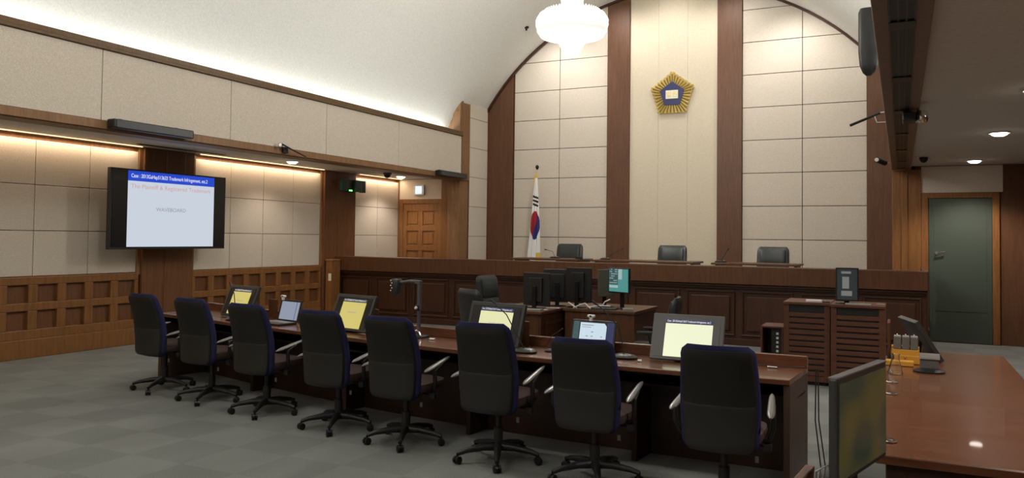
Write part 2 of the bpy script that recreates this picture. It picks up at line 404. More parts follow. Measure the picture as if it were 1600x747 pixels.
# linear air diffuser in the right beam
ld = thing('linear_diffuser', 'long black slotted air diffuser let into the wooden beam at the right', 'air vent', (0.01, 8, 2.80))
MB().box(-.065, .065, -5, 6.3, -.006, 0).build('backing', BLACK, ld)
for x in (-.062, -.02, .02, .062):
    MB().box(x - .004, x + .004, -5, 6.3, -.014, -.006).build('slot_blade', DGREY, ld)
for y in (-4.9, -3.2, -1.6, .0, 1.7, 3.4, 5.0, 6.2):
    MB().box(-.068, .068, y - .09, y + .09, -.016, -.014).build('bridge', BLACKM, ld)
ld2 = thing('linear_diffuser', 'thin dark slot diffuser in the left aisle ceiling above the television', 'air vent', (-9.62, 8.5, SZ))
MB().box(-.03, .03, -.85, .75, -.008, 0).build('frame', BLACKM, ld2)
MB().box(-.008, .008, -.83, .73, -.012, -.008).build('slot_blade', DGREY, ld2)

# ------------------------------------------------------------------ bench
YN = 12.42                     # bench front
bench = thing('judges_bench', 'long dark wooden judges bench with panelled front across the courtroom', 'bench', (-4.8, YN, 0))
m = MB().box(-5.09, 5.12, .06, .12, 0, .86)
m.build('front_board', W_BENCHD, bench, bevel=.004)
MB().box(-5.09, 5.14, -.06, .30, .935, 1.205).build('fascia', W_BENCH, bench, bevel=.008)
MB().box(-5.09, 5.13, -.02, .14, .895, .93).box(-5.09, 5.125, .02, .14, .86, .90).build('moulding', W_BENCHD, bench, bevel=.006)
npan = 12; pw = 10.20 / npan
for i in range(npan):
    a = -5.09 + i * pw
    f = MB()
    x0, x1 = a + .05, a + pw - .05
    f.box(x0, x1, .035, .06, .80, .83).box(x0, x1, .035, .06, .14, .17).box(x0, x0 + .03, .035, .06, .17, .80).box(x1 - .03, x1, .035, .06, .17, .80)
    f.box(x0 + .075, x1 - .075, .03, .06, .22, .75)
    f.build('raised_panel', W_BENCHD, bench, bevel=.012)
MB().box(-5.09, 5.12, .03, .06, 0, .10).build('plinth', W_BENCHD, bench, bevel=.004)
MB().box(5.08, 5.14, .12, 2.0, 0, 1.2).build('side_panel', W_BENCH, bench, bevel=.006)
struct(MB().box(XL + .1, NR + .3, YN + .14, YB - .1, 0, .38).build('floor_platform', W_BENCHD))
for i, (x0, x1, lb) in enumerate(((-6.30, -4.98, 'left judge desktop slab behind the bench front, nearest the flag'), (-3.95 - .82, -3.0, 'middle judge desktop slab behind the bench front, below the emblem'), (-2.72, -1.40, 'right judge desktop slab behind the bench front, nearest the black tower monitor'))):
    jd = thing('judge_desk', lb, 'desk', ((x0 + x1) / 2, YN + .75, .38), 0, 'desktops of the three judges')
    w = (x1 - x0) / 2
    MB().box(-w, w, -.42, .33, .835, .865).build('worktop', W_BENCH, jd, bevel=.005)
    for s in (-1, 1): MB().box(s * (w - .06) - .02, s * (w - .06) + .02, -.28, .28, 0, .835).build('side_panel', W_BENCHD, jd, bevel=.003)
# short wooden gate post at the left end of the bench
gp = thing('gate_post', 'short light wooden partition post between bench and left wall', 'partition', (-9.78, 12.18, 0))
MB().box(-.10, .04, -.10, .16, 0, 1.12).build('panel', W_WALL, gp, bevel=.006)
MB().box(-.11, .05, -.11, .16, 1.12, 1.15).build('cap_rail', W_TRIM, gp, bevel=.005)
MB().box(-.03, .035, -.108, -.10, .74, .88).box(-.015, .02, -.112, -.108, .78, .84).build('switch_plate', CREAM, gp, bevel=.002)

# ------------------------------------------------------------------ judge chairs
def sup(cx, cy_, z, hw, hd, n=20, e=4.0, curve=0.0):
    pts = []
    for j in range(n):
        a = 2 * PI * j / n
        c, s = math.cos(a), math.sin(a)
        x = hw * math.copysign(abs(c) ** (2 / e), c); y = hd * math.copysign(abs(s) ** (2 / e), s)
        pts.append((cx + x, cy_ + y + curve * (x / max(hw, .01)) ** 2, z))
    return pts
def exec_chair(name, label, loc, rz, group):
    t = thing(name, label, 'chair', loc, rz, group)
    rings = []
    for i in range(15):
        u = i / 14; z = .44 + u * .68
        e = min(1, (1 - (2 * u - 1) ** 8)) ** .5 if 0 < u < 1 else 0
        rings.append(sup(0, -.25 - .10 * u, z, .27 * (.86 + .14 * e) - (0 if u < .5 else .01 * (u - .5)), .055 * (.35 + .65 * e), curve=.03))
    MB().loft(rings).build('backrest', LEATHER, t, smooth=True)
    # padded centre cushions
    for z0, z1 in ((.50, .78), (.80, 1.07)):
        rr = []
        for i in range(7):
            u = i / 6; z = z0 + (z1 - z0) * u; e = math.sin(PI * (.08 + .84 * u)) ** .4
            uu = (z - .44) / .68
            rr.append(sup(0, -.20 - .10 * uu, z, .215 * (.9 + .1 * e), .04 * e, curve=.02))
        MB().loft(rr).build('back_cushion', LEATHER, t, smooth=True)
    MB().loft([sup(0, .02, z, w, d, e=5) for z, w, d in ((.40, .20, .20), (.42, .26, .26), (.48, .27, .27), (.505, .25, .25))]).build('seat', LEATHER, t, smooth=True)
    MB().tube([(0, 0, .07), (0, 0, .40)], .028).build('gas_column', BLACKM, t, smooth=True)
    for s in (-1, 1):
        MB().tube([(s * .24, -.05, .44), (s * .31, -.02, .50), (s * .31, .02, .64), (s * .30, .10, .66)], .014).build('arm_bracket', BLACKM, t, smooth=True)
        MB().loft([sup(s * .30, .03, z, w, d, e=3) for z, w, d in ((.655, .02, .13), (.67, .032, .15), (.69, .03, .145))]).build('armrest', LEATHER, t, smooth=True)
    for k in range(5):
        a = 2 * PI * k / 5 + .3; c, s = math.cos(a), math.sin(a)
        lg = MB().tube([(0, 0, .10), (c * .16, s * .16, .10), (c * .29, s * .29, .07)], [.028, .022, .014]).build('base_leg', BLACKM, t, smooth=True)
        MB().lathe([(.010, -.022), (.026, -.018), (.026, .018), (.010, .022)], n=14, M=Matrix.Translation((c * .29, s * .29, .027)) @ Matrix.Rotation(a, 4, 'Z') @ Matrix.Rotation(PI / 2, 4, 'X')).build('caster', BLACK, lg, smooth=True)
    return t
JY = 14.0
j1 = exec_chair('judge_chair', 'black leather judge chair beside the flag', (-5.75, JY - .02, .38), PI, 'judges chairs behind the bench')
copy_thing(j1, (-3.74, JY - .02, .38), PI, 'black leather judge chair under the gold emblem')
copy_thing(j1, (-1.98, JY - .02, .38), PI, 'black leather judge chair right of the emblem, farthest from the flag')

# ------------------------------------------------------------------ flag
fl = thing('national_flag', 'white flag with red and blue disc draped on its pole beside the left judge chair', 'flag', (-6.72, 14.85, .38))
MB().lathe([(.20, 0), (.20, .03), (.06, .07), (.03, .10)], n=28).build('stand', BLACKM, fl, smooth=True)
MB().tube([(0, 0, .05), (0, 0, 2.64)], .013).build('pole', GOLD, fl, smooth=True)
MB().lathe([(.006, 2.62), (.03, 2.66), (.038, 2.69), (.024, 2.72), (.004, 2.73)], n=14).build('finial', BLACKM, fl, smooth=True)
nu, nv = 72, 150; mb = MB(); vs = []; H0, H1 = .62, 2.52
def fw(v):   # half width going down (v 0 top, 1 bottom)
    return .016 + .135 * v ** .72
for j in range(nv + 1):
    v = j / nv; z = H1 + (H0 - H1) * v; w = fw(v)
    for i in range(nu + 1):
        u = i / nu; s = 2 * u - 1
        vs.append((s * w - .035 * v - .004 * math.sin(9 * v), -.035 - .03 * v - (.035 * v) * math.sin(s * 8.5 + 1.0 + 1.5 * v) - .02 * (1 - s * s), z - .05 * v * (s + 1) * 0))
fs = []; ms = []
for j in range(nv):
    for i in range(nu):
        fs.append((j * (nu + 1) + i, j * (nu + 1) + i + 1, (j + 1) * (nu + 1) + i + 1, (j + 1) * (nu + 1) + i))
        v = (j + .5) / nv; u = 2 * (i + .5) / nu - 1; z = H1 + (H0 - H1) * v + .38
        w = fw(v); x = u * w - .035 * v
        mi = 0
        dz = (z - 1.865) / .29; dx = (x + .012) / .098
        if dz * dz + dx * dx < 1:
            k = .35 * math.sin(dz * PI) * -1
            mi = 1 if dx * .9 - dz * .55 + k * .2 < .12 else 2
        for zc in (2.44, 2.36, 2.28):
            if abs((z + x * .35) - zc) < .022 and abs(x + .0) < .058: mi = 3
        if v > .955 or (v > .84 and u > 0.15 and u * 1.0 > .15 + (.955 - v) * 4): mi = 4
        if v < .035: mi = 4
        ms.append(mi)
mb.add(vs, fs); mb.m = ms
cl = mb.build('flag_cloth', [FLAGW, FLAGR, FLAGB, FLAGK, FRINGE], fl, smooth=True)
so = cl.modifiers.new('thickness', 'SOLIDIFY'); so.thickness = .004
tb = MB()
for k in range(5): tb.tube([(-.045 + .006 * k, -.03, 2.52 - .03 * k), (-.055 + .004 * k, -.04, 2.32 - .03 * k)], [.006, .010], n=6)
tb.build('tassel', FRINGE, fl, smooth=True)

# ------------------------------------------------------------------ emblem
em = thing('court_emblem', 'gold pentagonal court emblem with blue centre on the wall above the middle chair', 'emblem', (-4.09, YB - .035, 4.50))
def pent(r, rot=PI / 2, k=5): return [(r * math.cos(rot + 2 * PI * i / k), r * math.sin(rot + 2 * PI * i / k)) for i in range(k)]
Ro, Ri = .46, .255
P5 = pent(Ro); Q5 = pent(Ri)
base = MB().prism([(x, z) for x, z in pent(.42)], -.03, 0, 'y'); base.build('backing', DGOLD, em)
ribs = MB(); K = 7
for e in range(5):
    for i in range(K):
        def L_(P, t): a, b = P[e], P[(e + 1) % 5]; return (a[0] + (b[0] - a[0]) * t, a[1] + (b[1] - a[1]) * t)
        t0, t1 = i / K, (i + 1) / K; tm = (t0 + t1) / 2; g = .012
        o0, o1, q0, q1, om, qm = L_(P5, t0 + g), L_(P5, t1 - g), L_(Q5, t0 + g), L_(Q5, t1 - g), L_(P5, tm), L_(Q5, tm)
        k_ = 1.045 if i in (0, K - 1) else 1.0
        vs = [(q0[0], -.02, q0[1]), (q1[0], -.02, q1[1]), (o1[0], -.02, o1[1]), (o0[0], -.02, o0[1]), (qm[0], -.05, qm[1]), (om[0] * k_, -.06, om[1] * k_)]
        ribs.add(vs, [(0, 3, 5, 4), (4, 5, 2, 1), (3, 2, 5), (0, 4, 1), (0, 1, 2, 3)])
ribs.build('gold_rays', GOLD, em)
MB().prism(pent(.262), -.05, -.03, 'y').build('blue_pentagon', BLUE, em, bevel=.006)
MB().box(-.125, .125, -.062, -.05, -.09, .08).build('name_plate', CREAM, em, bevel=.004)
text_obj('법원', .13, GOLD, em, Matrix.Translation((0, -.064, -.005)) @ Matrix.Rotation(PI / 2, 4, 'X'), 'lettering', .002, 'CENTER')

# ------------------------------------------------------------------ television
tv = thing('television', 'large wall mounted television showing a white slide with blue header', 'television', (-9.5, 8.16, 1.94), PI / 2)
# local x runs along +Y of the room, local -y faces the room (+X)
MB().box(-1.01, 1.01, 0, .07, -.56, .55).box(-.5, .5, .07, .11, -.3, .3).build('housing', BLACK, tv, bevel=.008)
MB().box(-.985, .985, -.003, 0, -.53, .53).build('screen', S_OFF, tv)
MB().box(-.745, .77, -.006, -.003, -.525, .385).build('slide', S_WHITE, tv)
MB().box(-.745, .77, -.006, -.003, .385, .525).build('slide_header', S_BLUE, tv)
FX = Matrix.Rotation(PI / 2, 4, 'X')
text_obj('Case : 2013GaHap513633 Trademark Infringement, etc.2', .075, S_TEXTW, tv, Matrix.Translation((-.70, -.008, .455)) @ FX, 'slide_title', 0, 'LEFT', 1.33)
text_obj('The Plaintiff & Registered Trademark', .085, S_TEXTR, tv, Matrix.Translation((-.70, -.008, .31)) @ FX, 'slide_heading', 0, 'LEFT', 1.40)
text_obj('WAVEBOARD', .075, S_TEXTG, tv, Matrix.Translation((-.02, -.008, -.0)) @ FX, 'slide_text', 0, 'CENTER', .52)
MB().box(-.2, .2, .11, .40, -.10, .10).box(-.3, .3, .40, .41, -.25, .25).build('wall_mount', BLACKM, tv, bevel=.004)

# ------------------------------------------------------------------ things on walls and ceilings
def bar_box(y0, y1, label):
    b = thing('bar_speaker', label, 'speaker', (-8.10, (y0 + y1) / 2, 2.86)); h = (y1 - y0) / 2
    MB().box(-.07, .06, -h, h, -.055, .05).build('housing', BLACK, b, bevel=.015)
    MB().box(.06, .064, -h + .03, h - .03, -.045, .035).build('grille', DGREY, b)
    for s in (-1, 1): MB().box(-.09, -.06, s * h * .7 - .02, s * h * .7 + .02, -.03, .07).build('bracket', BLACKM, b)
bar_box(6.08, 7.22, 'long black bar speaker at the upper wall foot, above the television')
bar_box(13.22, 14.28, 'long black bar speaker at the upper wall foot, next to the end column')
# wall-mounted gooseneck bracket
wm = thing('ceiling_microphone', 'small dark bracketed pickup microphone under the upper wall beside a ceiling downlight', 'microphone', (-8.14, 9.0, 2.86))
MB().box(-.05, .0, -.05, .05, -.05, .04).build('bracket', BLACKM, wm, bevel=.006)
MB().tube([(0, -.05, .0), (.03, -.12, .07), (.05, .10, .00), (.06, .36, -.07)], [.012, .014, .010, .010]).build('boom', BLACKM, wm, smooth=True)
MB().lathe([(.012, -.02), (.03, 0), (.03, .04), (.012, .06)], (.03, -.16, .03), 12).build('clamp', CHROME, wm, smooth=True)
def downlight(x, y, label, z=SZ, en=26):
    d = thing('downlight', label, 'ceiling light', (x, y, z), 0, 'round downlights in the aisle ceiling')
    MB().lathe([(.085, 0), (.105, 0), (.105, -.018), (.085, -.012)], n=28).build('trim_ring', WHITE, d, smooth=True)
    MB().lathe([(.084, -.004), (.08, -.03), (.05, -.045), (.004, -.05)], n=28).build('diffuser', LAMP, d, smooth=True)
    L = bpy.data.lights.new('downlight_lamp', 'SPOT'); L.energy = en; L.spot_size = 2.2; L.spot_blend = .6; L.shadow_soft_size = .08; L.color = (1, .86, .72)
    o = bpy.data.objects.new('downlight_lamp', L); COL.objects.link(o); o.location = (0, 0, -.08); o.parent = d
    return d
downlight(-9.28, 10.42, 'glowing round downlight in the left aisle ceiling, nearer the television', en=16)
downlight(1.0, 13.8, 'glowing round downlight added to the right aisle ceiling near the grey-green door', en=60)  # this and the next two are added to brighten the dim right aisle
downlight(1.0, 10.42, 'glowing round downlight added to the right aisle ceiling, the middle of three', en=60)
downlight(1.0, 7.6, 'glowing round downlight added to the right aisle ceiling, the nearest of three', en=60)
downlight(-9.36, 13.80, 'glowing round downlight in the left aisle ceiling, near the panelled door', en=26)
for yy in (4.6, .5):  # unseen spots added to lift the right aisle, no fixture modelled
    L = bpy.data.lights.new('aisle_fill', 'SPOT'); L.energy = 90; L.spot_size = 2.4; L.spot_blend = .6; L.shadow_soft_size = .08; L.color = (1, .88, .76)
    o = bpy.data.objects.new('aisle_fill', L); COL.objects.link(o); o.location = (1.0, yy, SZ - .03)
dm = thing('dome_camera', 'small black dome camera on the left aisle ceiling', 'camera', (-9.14, 13.0, SZ))
MB().lathe([(.085, 0), (.085, -.03), (.075, -.035)], n=24).build('base_ring', GREYF, dm, smooth=True)
MB().lathe([(.07, -.035), (.062, -.07), (.04, -.095), (.004, -.105)], n=24).build('dome', BLACK, dm, smooth=True)
dm = thing('dome_camera', 'small dome camera on the right aisle ceiling near the beam end', 'camera', (.30, 13.0, SZ + .001))
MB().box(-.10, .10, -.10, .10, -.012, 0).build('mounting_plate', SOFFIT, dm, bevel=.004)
MB().lathe([(.06, -.012), (.058, -.05), (.035, -.085), (.004, -.095)], n=24).build('dome', BLACKM, dm, smooth=True)
MB().tube([(.05, 0, -.03), (.10, 0, -.06)], .014).build('lens_arm', CHROME, dm, smooth=True)
# status display on the pilaster
sd = thing('status_display', 'dark green twin boxed display with green digits on the pilaster', 'display', (-9.89, 12.82, 2.62), PI / 2)
MB().box(-.36, -.16, -.06, 0, -.13, .10).build('green_box', GREEN, sd, bevel=.008)
MB().box(.02, .26, -.10, 0, -.13, .10).build('green_box', GREEN, sd, bevel=.008)
MB().box(.26, .36, -.10, 0, -.14, .10).box(-.16, .02, -.05, 0, -.15, .09).build('black_housing', BLACK, sd, bevel=.006)
MB().box(-.12, -.075, -.054, -.05, -.13, -.10).box(-.065, -.02, -.054, -.05, -.13, -.10).build('led_digits', LEDG, sd)
# pictogram light box above door
sb = thing('exit_light_box', 'small pale square light box with blue pictogram above the panelled door', 'sign', (-9.42, YD - .03, 2.62))
MB().box(-.13, .13, -.05, 0, -.11, .11).build('housing', WHITE, sb, bevel=.008)
MB().box(-.085, .075, -.054, -.05, -.08, .08).build('lit_panel', SIGN, sb)
MB().box(-.05, -.02, -.057, -.054, -.06, .06).box(.01, .05, -.057, -.054, -.06, .06).build('pictogram', S_TEXTW, sb)
# right side: column speaker, pole microphone, cctv, projector-like box
cs = thing('column_speaker', 'dark rounded column speaker hanging from the right upper wall', 'speaker', (-.36, 10.9, 4.0))
MB().loft([sup(0, 0, z, w, d, e=3) for z, w, d in ((-.30, .03, .03), (-.26, .07, .07), (-.17, .105, .09), (0, .12, .10), (.5, .12, .10), (.55, .10, .08))]).build('housing', BLACK, cs, smooth=True)
MB().tube([(.10, 0, .1), (.24, 0, .1)], .018).build('bracket', CHROME, cs, smooth=True)
pm = thing('pole_microphone', 'thin dark directional microphone jutting out beside the right column', 'microphone', (-.135, 11.2, 3.22))
MB().tube([(-.46, 0, -.10), (-.10, 0, .045)], [.018, .016], 10).build('barrel', BLACKM, pm, smooth=True)
MB().tube([(-.10, 0, .045), (.02, 0, .06)], [.012, .014], 10).tube([(-.17, 0, .01), (-.14, 0, -.08), (.02, 0, -.08)], .010, 8).build('bracket', CHROME, pm, smooth=True)
cc = thing('security_camera', 'small bullet security camera beside the beam end', 'camera', (-.17, 13.6, 2.86))
MB().tube([(-.16, -.10, .02), (-.05, .05, -.02)], .045, 14).build('housing', BLACKM, cc, smooth=True)
MB().lathe([(.03, 0), (.03, .01)], n=14, M=R('X', PI / 2, (-.165, -.11, .02))).build('lens', CHROME, cc, smooth=True)
MB().tube([(-.06, .03, -.02), (.04, .08, -.03)], .014).build('bracket', CHROME, cc, smooth=True)
pj = thing('beam_sensor', 'small black box with metal clip fixed under the right wooden beam', 'sensor', (.085, 8.0, 2.79))
MB().box(-.07, .035, -.12, .12, -.10, -.02).build('housing', BLACK, pj, bevel=.01)
MB().lathe([(.04, -.11), (.055, -.09), (.055, -.02), (.04, 0)], (.085, 0, 0), 16).build('metal_cup', CHROME, pj, smooth=True)

# ------------------------------------------------------------------ chandelier
def chandelier(y, label):
    c = thing('chandelier', label, 'chandelier', (-4.19, y, 4.20))
    MB().tube([(0, 0, .9), (0, 0, 2.44)], .03).lathe([(.25, 2.42), (.25, 2.54)], n=24).build('stem', GOLD, c, smooth=True)
    up_ = MB()
    rnd = random.Random(3)
    def drop(mb, x, y_, z, r, l):
        mb.add([(x, y_, z), (x + r, y_, z - l * .4), (x, y_ + r, z - l * .4), (x - r, y_, z - l * .4), (x, y_ - r, z - l * .4), (x, y_, z - l)],
               [(0, 1, 2), (0, 2, 3), (0, 3, 4), (0, 4, 1), (5, 2, 1), (5, 3, 2), (5, 4, 3), (5, 1, 4)])
    def tiers(name, spec):
        m_ = MB()
        for rad, z, k, r, l in spec:
            for i in range(k):
                a = 2 * PI * i / k + rad * 5
                drop(m_, rad * math.cos(a), rad * math.sin(a), z, r, l)
        o = m_.build(name, CRYSTAL, c); o['kind'] = 'stuff'
    tiers('upper_crystals', [(.15 + .0 * i, 1.12 - .12 * i, 22, .022, .14) for i in range(4)])
    body = []
    for i in range(6):
        z = .64 - .052 * i; u = (i + .5) / 6
        body.append((.30 + .20 * math.sin(PI * u) ** .55, z, 52, .026, .12))
        body.append((.16 + .20 * math.sin(PI * u) ** .55, z + .02, 36, .026, .12))
    tiers('crystal_drum', body)
    tiers('lower_crystals', [(.18 - .020 * i, .25 - .036 * i, 26 - 3 * i, .022, .10) for i in range(6)])
    MB().lathe([(.34, .24), (.45, .27), (.50, .34), (.50, .50), (.45, .59), (.32, .63)], n=40).build('glass_ring', CRYSTAL, c, smooth=True)
    for i in range(8):
        a = 2 * PI * i / 8
    L = bpy.data.lights.new('chandelier_lamp', 'POINT'); L.energy = CH_E; L.shadow_soft_size = .2; L.color = (1, .95, .88)
    o = bpy.data.objects.new('chandelier_lamp', L); COL.objects.link(o); o.location = (0, 0, -.25); o.parent = c
    L = bpy.data.lights.new('chandelier_uplight', 'POINT'); L.energy = CH_E * 1.3; L.shadow_soft_size = .15; L.color = (1, .95, .88)
    o = bpy.data.objects.new('chandelier_uplight', L); COL.objects.link(o); o.location = (0.25, .0, 1.25); o.parent = c
CH_E = 60
chandelier(10.4, 'glowing white crystal chandelier hanging in front of the judges bench')
# small ceiling sprinkler
sk = thing('sprinkler_head', 'tiny dark sprinkler head on the vaulted ceiling left of the chandelier', 'sprinkler', (-6.80, 14.42, 5.85))
MB().lathe([(.05, .03), (.05, .0), (.02, -.01), (.018, -.05)], n=16).build('body', BLACKM, sk, smooth=True)

# ------------------------------------------------------------------ counsel desk (gently curved)
front = [(-7.42, 6.22), (-6.34, 5.97), (-5.06, 5.74), (-4.39, 5.60), (-3.47, 5.45), (-2.54, 5.36), (-1.73, 5.31), (-.635, 5.31)]
back = [(-7.30, 6.86), (-6.15, 6.54), (-5.62, 6.42), (-4.60, 6.19), (-3.78, 6.06), (-2.80, 5.97), (-1.93, 5.94), (-.585, 5.92)]
# resample both edges smoothly
def resample(P, n=24):
    ls = [0]
    for a, b in zip(P, P[1:]): ls.append(ls[-1] + math.hypot(b[0] - a[0], b[1] - a[1]))
    out = []
    for i in range(n + 1):
        t = ls[-1] * i / n; k = max(j for j in range(len(ls)) if ls[j] <= t + 1e-9); k = min(k, len(P) - 2)
        u = (t - ls[k]) / (ls[k + 1] - ls[k]); out.append((P[k][0] + (P[k + 1][0] - P[k][0]) * u, P[k][1] + (P[k + 1][1] - P[k][1]) * u))
    for _ in range(6):
        out = [out[0]] + [((a[0] + 2 * b[0] + c[0]) / 4, (a[1] + 2 * b[1] + c[1]) / 4) for a, b, c in zip(out, out[1:], out[2:])] + [out[-1]]
    return out
F, Bk = resample(front), resample(back)
ox, oy = -4.0, 5.9
def rel(P): return [(x - ox, y - oy) for x, y in P]
F, Bk = rel(F), rel(Bk)
def inter(P, Q, t): return [(a[0] + (b[0] - a[0]) * t, a[1] + (b[1] - a[1]) * t) for a, b in zip(P, Q)]
def strip(P, Q, z0, z1):
    n = len(P); vs = [(x, y, z) for z in (z0, z1) for L_ in (P, Q) for x, y in L_]
    fs = []
    for i in range(n - 1):
        fs += [(i, i + 1, n + i + 1, n + i), (2 * n + i, 3 * n + i, 3 * n + i + 1, 2 * n + i + 1), (i, 2 * n + i, 2 * n + i + 1, i + 1), (n + i, n + i + 1, 3 * n + i + 1, 3 * n + i)]
    fs += [(0, n, 3 * n, 2 * n), (n - 1, 3 * n - 1, 4 * n - 1, 2 * n - 1)] if False else [(0, n, 3 * n, 2 * n), (n - 1, 2 * n - 1, 4 * n - 1, 3 * n - 1)]
    return MB().add(vs, fs)
desk = thing('counsel_desk', 'long curved dark wooden counsel desk in front of the row of office chairs', 'desk', (ox, oy, 0))
strip(F, Bk, .685, .72).build('worktop', W_DESK, desk, bevel=.005)
strip(inter(F, Bk, .93), inter(F, Bk, 1.0), .72, .80).build('back_ledge', W_DESK, desk, bevel=.005)
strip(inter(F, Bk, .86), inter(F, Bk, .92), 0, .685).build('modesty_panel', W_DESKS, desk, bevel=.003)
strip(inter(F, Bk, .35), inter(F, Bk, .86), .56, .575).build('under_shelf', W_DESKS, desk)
n_ = len(F) - 1
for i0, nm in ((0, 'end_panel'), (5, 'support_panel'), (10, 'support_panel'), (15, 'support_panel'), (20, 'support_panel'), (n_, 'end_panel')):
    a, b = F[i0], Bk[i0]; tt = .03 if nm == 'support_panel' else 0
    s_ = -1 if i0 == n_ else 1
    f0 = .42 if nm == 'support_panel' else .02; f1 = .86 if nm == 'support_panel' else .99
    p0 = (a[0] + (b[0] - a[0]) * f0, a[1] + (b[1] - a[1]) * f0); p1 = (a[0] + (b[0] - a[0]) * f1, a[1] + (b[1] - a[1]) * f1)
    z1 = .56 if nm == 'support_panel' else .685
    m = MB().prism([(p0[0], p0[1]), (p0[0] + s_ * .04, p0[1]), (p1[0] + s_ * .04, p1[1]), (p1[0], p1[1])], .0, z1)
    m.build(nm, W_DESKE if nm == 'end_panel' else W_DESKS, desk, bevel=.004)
for lx, ly, a in ((-4.44, 6.12, .2), (-2.80, 5.90, .1), (-5.98, 6.47, .25)):
    MB().box(-.08, .08, -.008, .008, 0, .20, M=Matrix.Translation((lx - ox, ly - oy, .72)) @ Matrix.Rotation(-a, 4, 'Z')).build('screen_lid', W_BENCH, desk, bevel=.003)

# ------------------------------------------------------------------ desk monitors
def desk_monitor(label, loc, rz, w, h, tilt, content, header, frame=DGREY, cw=.60, off=.02, grey=None):
    t = thing('desk_monitor', label, 'monitor', (loc[0], loc[1], loc[2] + .015), rz, 'tilted monitors on the counsel desk')
    M = Matrix.Rotation(-tilt, 4, 'X')
    MB().box(-w / 2, w / 2, 0, .035, 0, h, M=M).build('frame', frame, t, bevel=.006)
    MB().box(-w / 2 + .03, w / 2 - .03, -.003, 0, .022, h - .03, M=M).build('screen', grey or S_OFF, t)
    c0, c1 = -w * cw / 2 + off - .01, w * cw / 2 + off - .01
    MB().box(c0, c1, -.006, -.003, .024, h - .075, M=M).build('slide', content, t)
    MB().box(c0, c1, -.006, -.003, h - .070, h - .045, M=M).build('slide_header', header, t)
    text_obj('Case : 2013GaHap513633 Trademark Infringement, etc.2', .022, S_TEXTW, t, M @ Matrix.Translation((c0 + .01, -.0075, h - .0575)) @ FX, 'slide_title', 0, 'LEFT', (c1 - c0) * .92)
    if content is not S_YEL3:
        text_obj('WAVEBOARD', .02, S_TEXTG, t, M @ Matrix.Translation(((c0 + c1) / 2, -.0075, h * .5)) @ FX, 'slide_text', 0, 'CENTER')
    MB().box(-.09, .09, .04, .16, -.014, -.004).build('stand_foot', BLACKM, t, bevel=.004)
    MB().box(-.04, .04, .03, .05, -.01, .18, M=Matrix.Translation((0, .08, .0)) @ Matrix.Rotation(.1, 4, 'X')).build('stand_arm', BLACKM, t, bevel=.003)
    return t
TL = .38
desk_monitor('tilted dark-framed desk monitor showing yellow slide, farthest left on the long desk', (-6.33, 6.26, .722), -.20, .52, .345, TL, S_YEL, S_HEAD)
desk_monitor('tilted dark-framed desk monitor showing yellow slide, beside the document camera', (-4.55, 5.86, .722), -.20, .52, .345, TL, S_YEL, S_HEAD)
desk_monitor('tilted dark-framed desk monitor with pale yellow slide, right of the document camera', (-2.97, 5.68, .722), -.18, .55, .35, .30, S_YEL2, S_NAVY)
desk_monitor('tilted grey-framed desk monitor with cream slide, nearest the right desk end', (-1.39, 5.66, .722), 0, .52, .345, TL, S_YEL3, S_NAVY, frame=GREYF, grey=GREYF, cw=.66)

def webcam(parent, x, z):
    wc = MB().box(x - .032, x + .032, -.012, .018, z + .018, z + .04).build('webcam', WHITE, parent, bevel=.009)
    MB().lathe([(.008, 0), (.008, .004)], n=12, M=R('X', PI / 2, (x, -.010, z + .029))).build('lens', BLACK, wc)
    MB().box(x - .012, x + .012, -.012, .012, z - .008, z + .02).build('webcam_clip', WHITE, parent, bevel=.003)
lp = thing('laptop', 'open black laptop with grey screen between the two left monitors', 'laptop', (-5.52, 6.16, .722), -.22)
M = Matrix.Rotation(-.25, 4, 'X', )
MB().box(-.17, .17, -.22, 0, 0, .018).build('base', BLACK, lp, bevel=.004)
kb = MB()
for i in range(12):
    for j in range(5): kb.box(-.155 + i * .026, -.133 + i * .026, -.13 + j * .023, -.111 + j * .023, .018, .022)
o = kb.build('keyboard', GREYP, lp)
MB().box(-.17, .17, 0, .012, .018, .235, M=M).build('lid', BLACK, lp, bevel=.004)
MB().box(-.14, .10, -.003, 0, .035, .215, M=M).box(.11, .15, -.003, 0, .035, .215, M=M).build('screen', S_GREY, lp)
webcam(lp, -.06, .235)
lp2 = thing('laptop', 'open laptop showing a light blue application window, right of the middle monitors', 'laptop', (-2.16, 5.82, .722), -.10)
MB().box(-.19, .19, -.24, 0, 0, .018).build('base', BLACK, lp2, bevel=.004)
MB().box(-.19, .19, 0, .012, .018, .25, M=M).build('lid', BLACK, lp2, bevel=.004)
MB().box(-.175, -.125, -.003, 0, .03, .235, M=M).build('sidebar', S_TEALD, lp2)
MB().box(.115, .175, -.003, 0, .03, .235, M=M).build('desktop_area', S_NAVY, lp2)
MB().prism([(-.115, .03), (.11, .03), (.11, .205), (.09, .228), (-.115, .228)], -.004, 0, 'y', M=M).build('window', S_LBLUE, lp2)
wt = MB(); rnd = random.Random(5)
wt.box(-.10, .0, -.006, -.004, .205, .211, M=M).box(-.10, -.02, -.006, -.004, .190, .194, M=M)
for i in range(5):
    for j in range(4):
        if rnd.random() < .6: wt.box(-.10 + i * .042, -.088 + i * .042 + rnd.random() * .01, -.006, -.004, .05 + j * .034, .058 + j * .034, M=M)
wt.build('window_content', S_TEXTG, lp2)
webcam(lp2, -.0, .25)

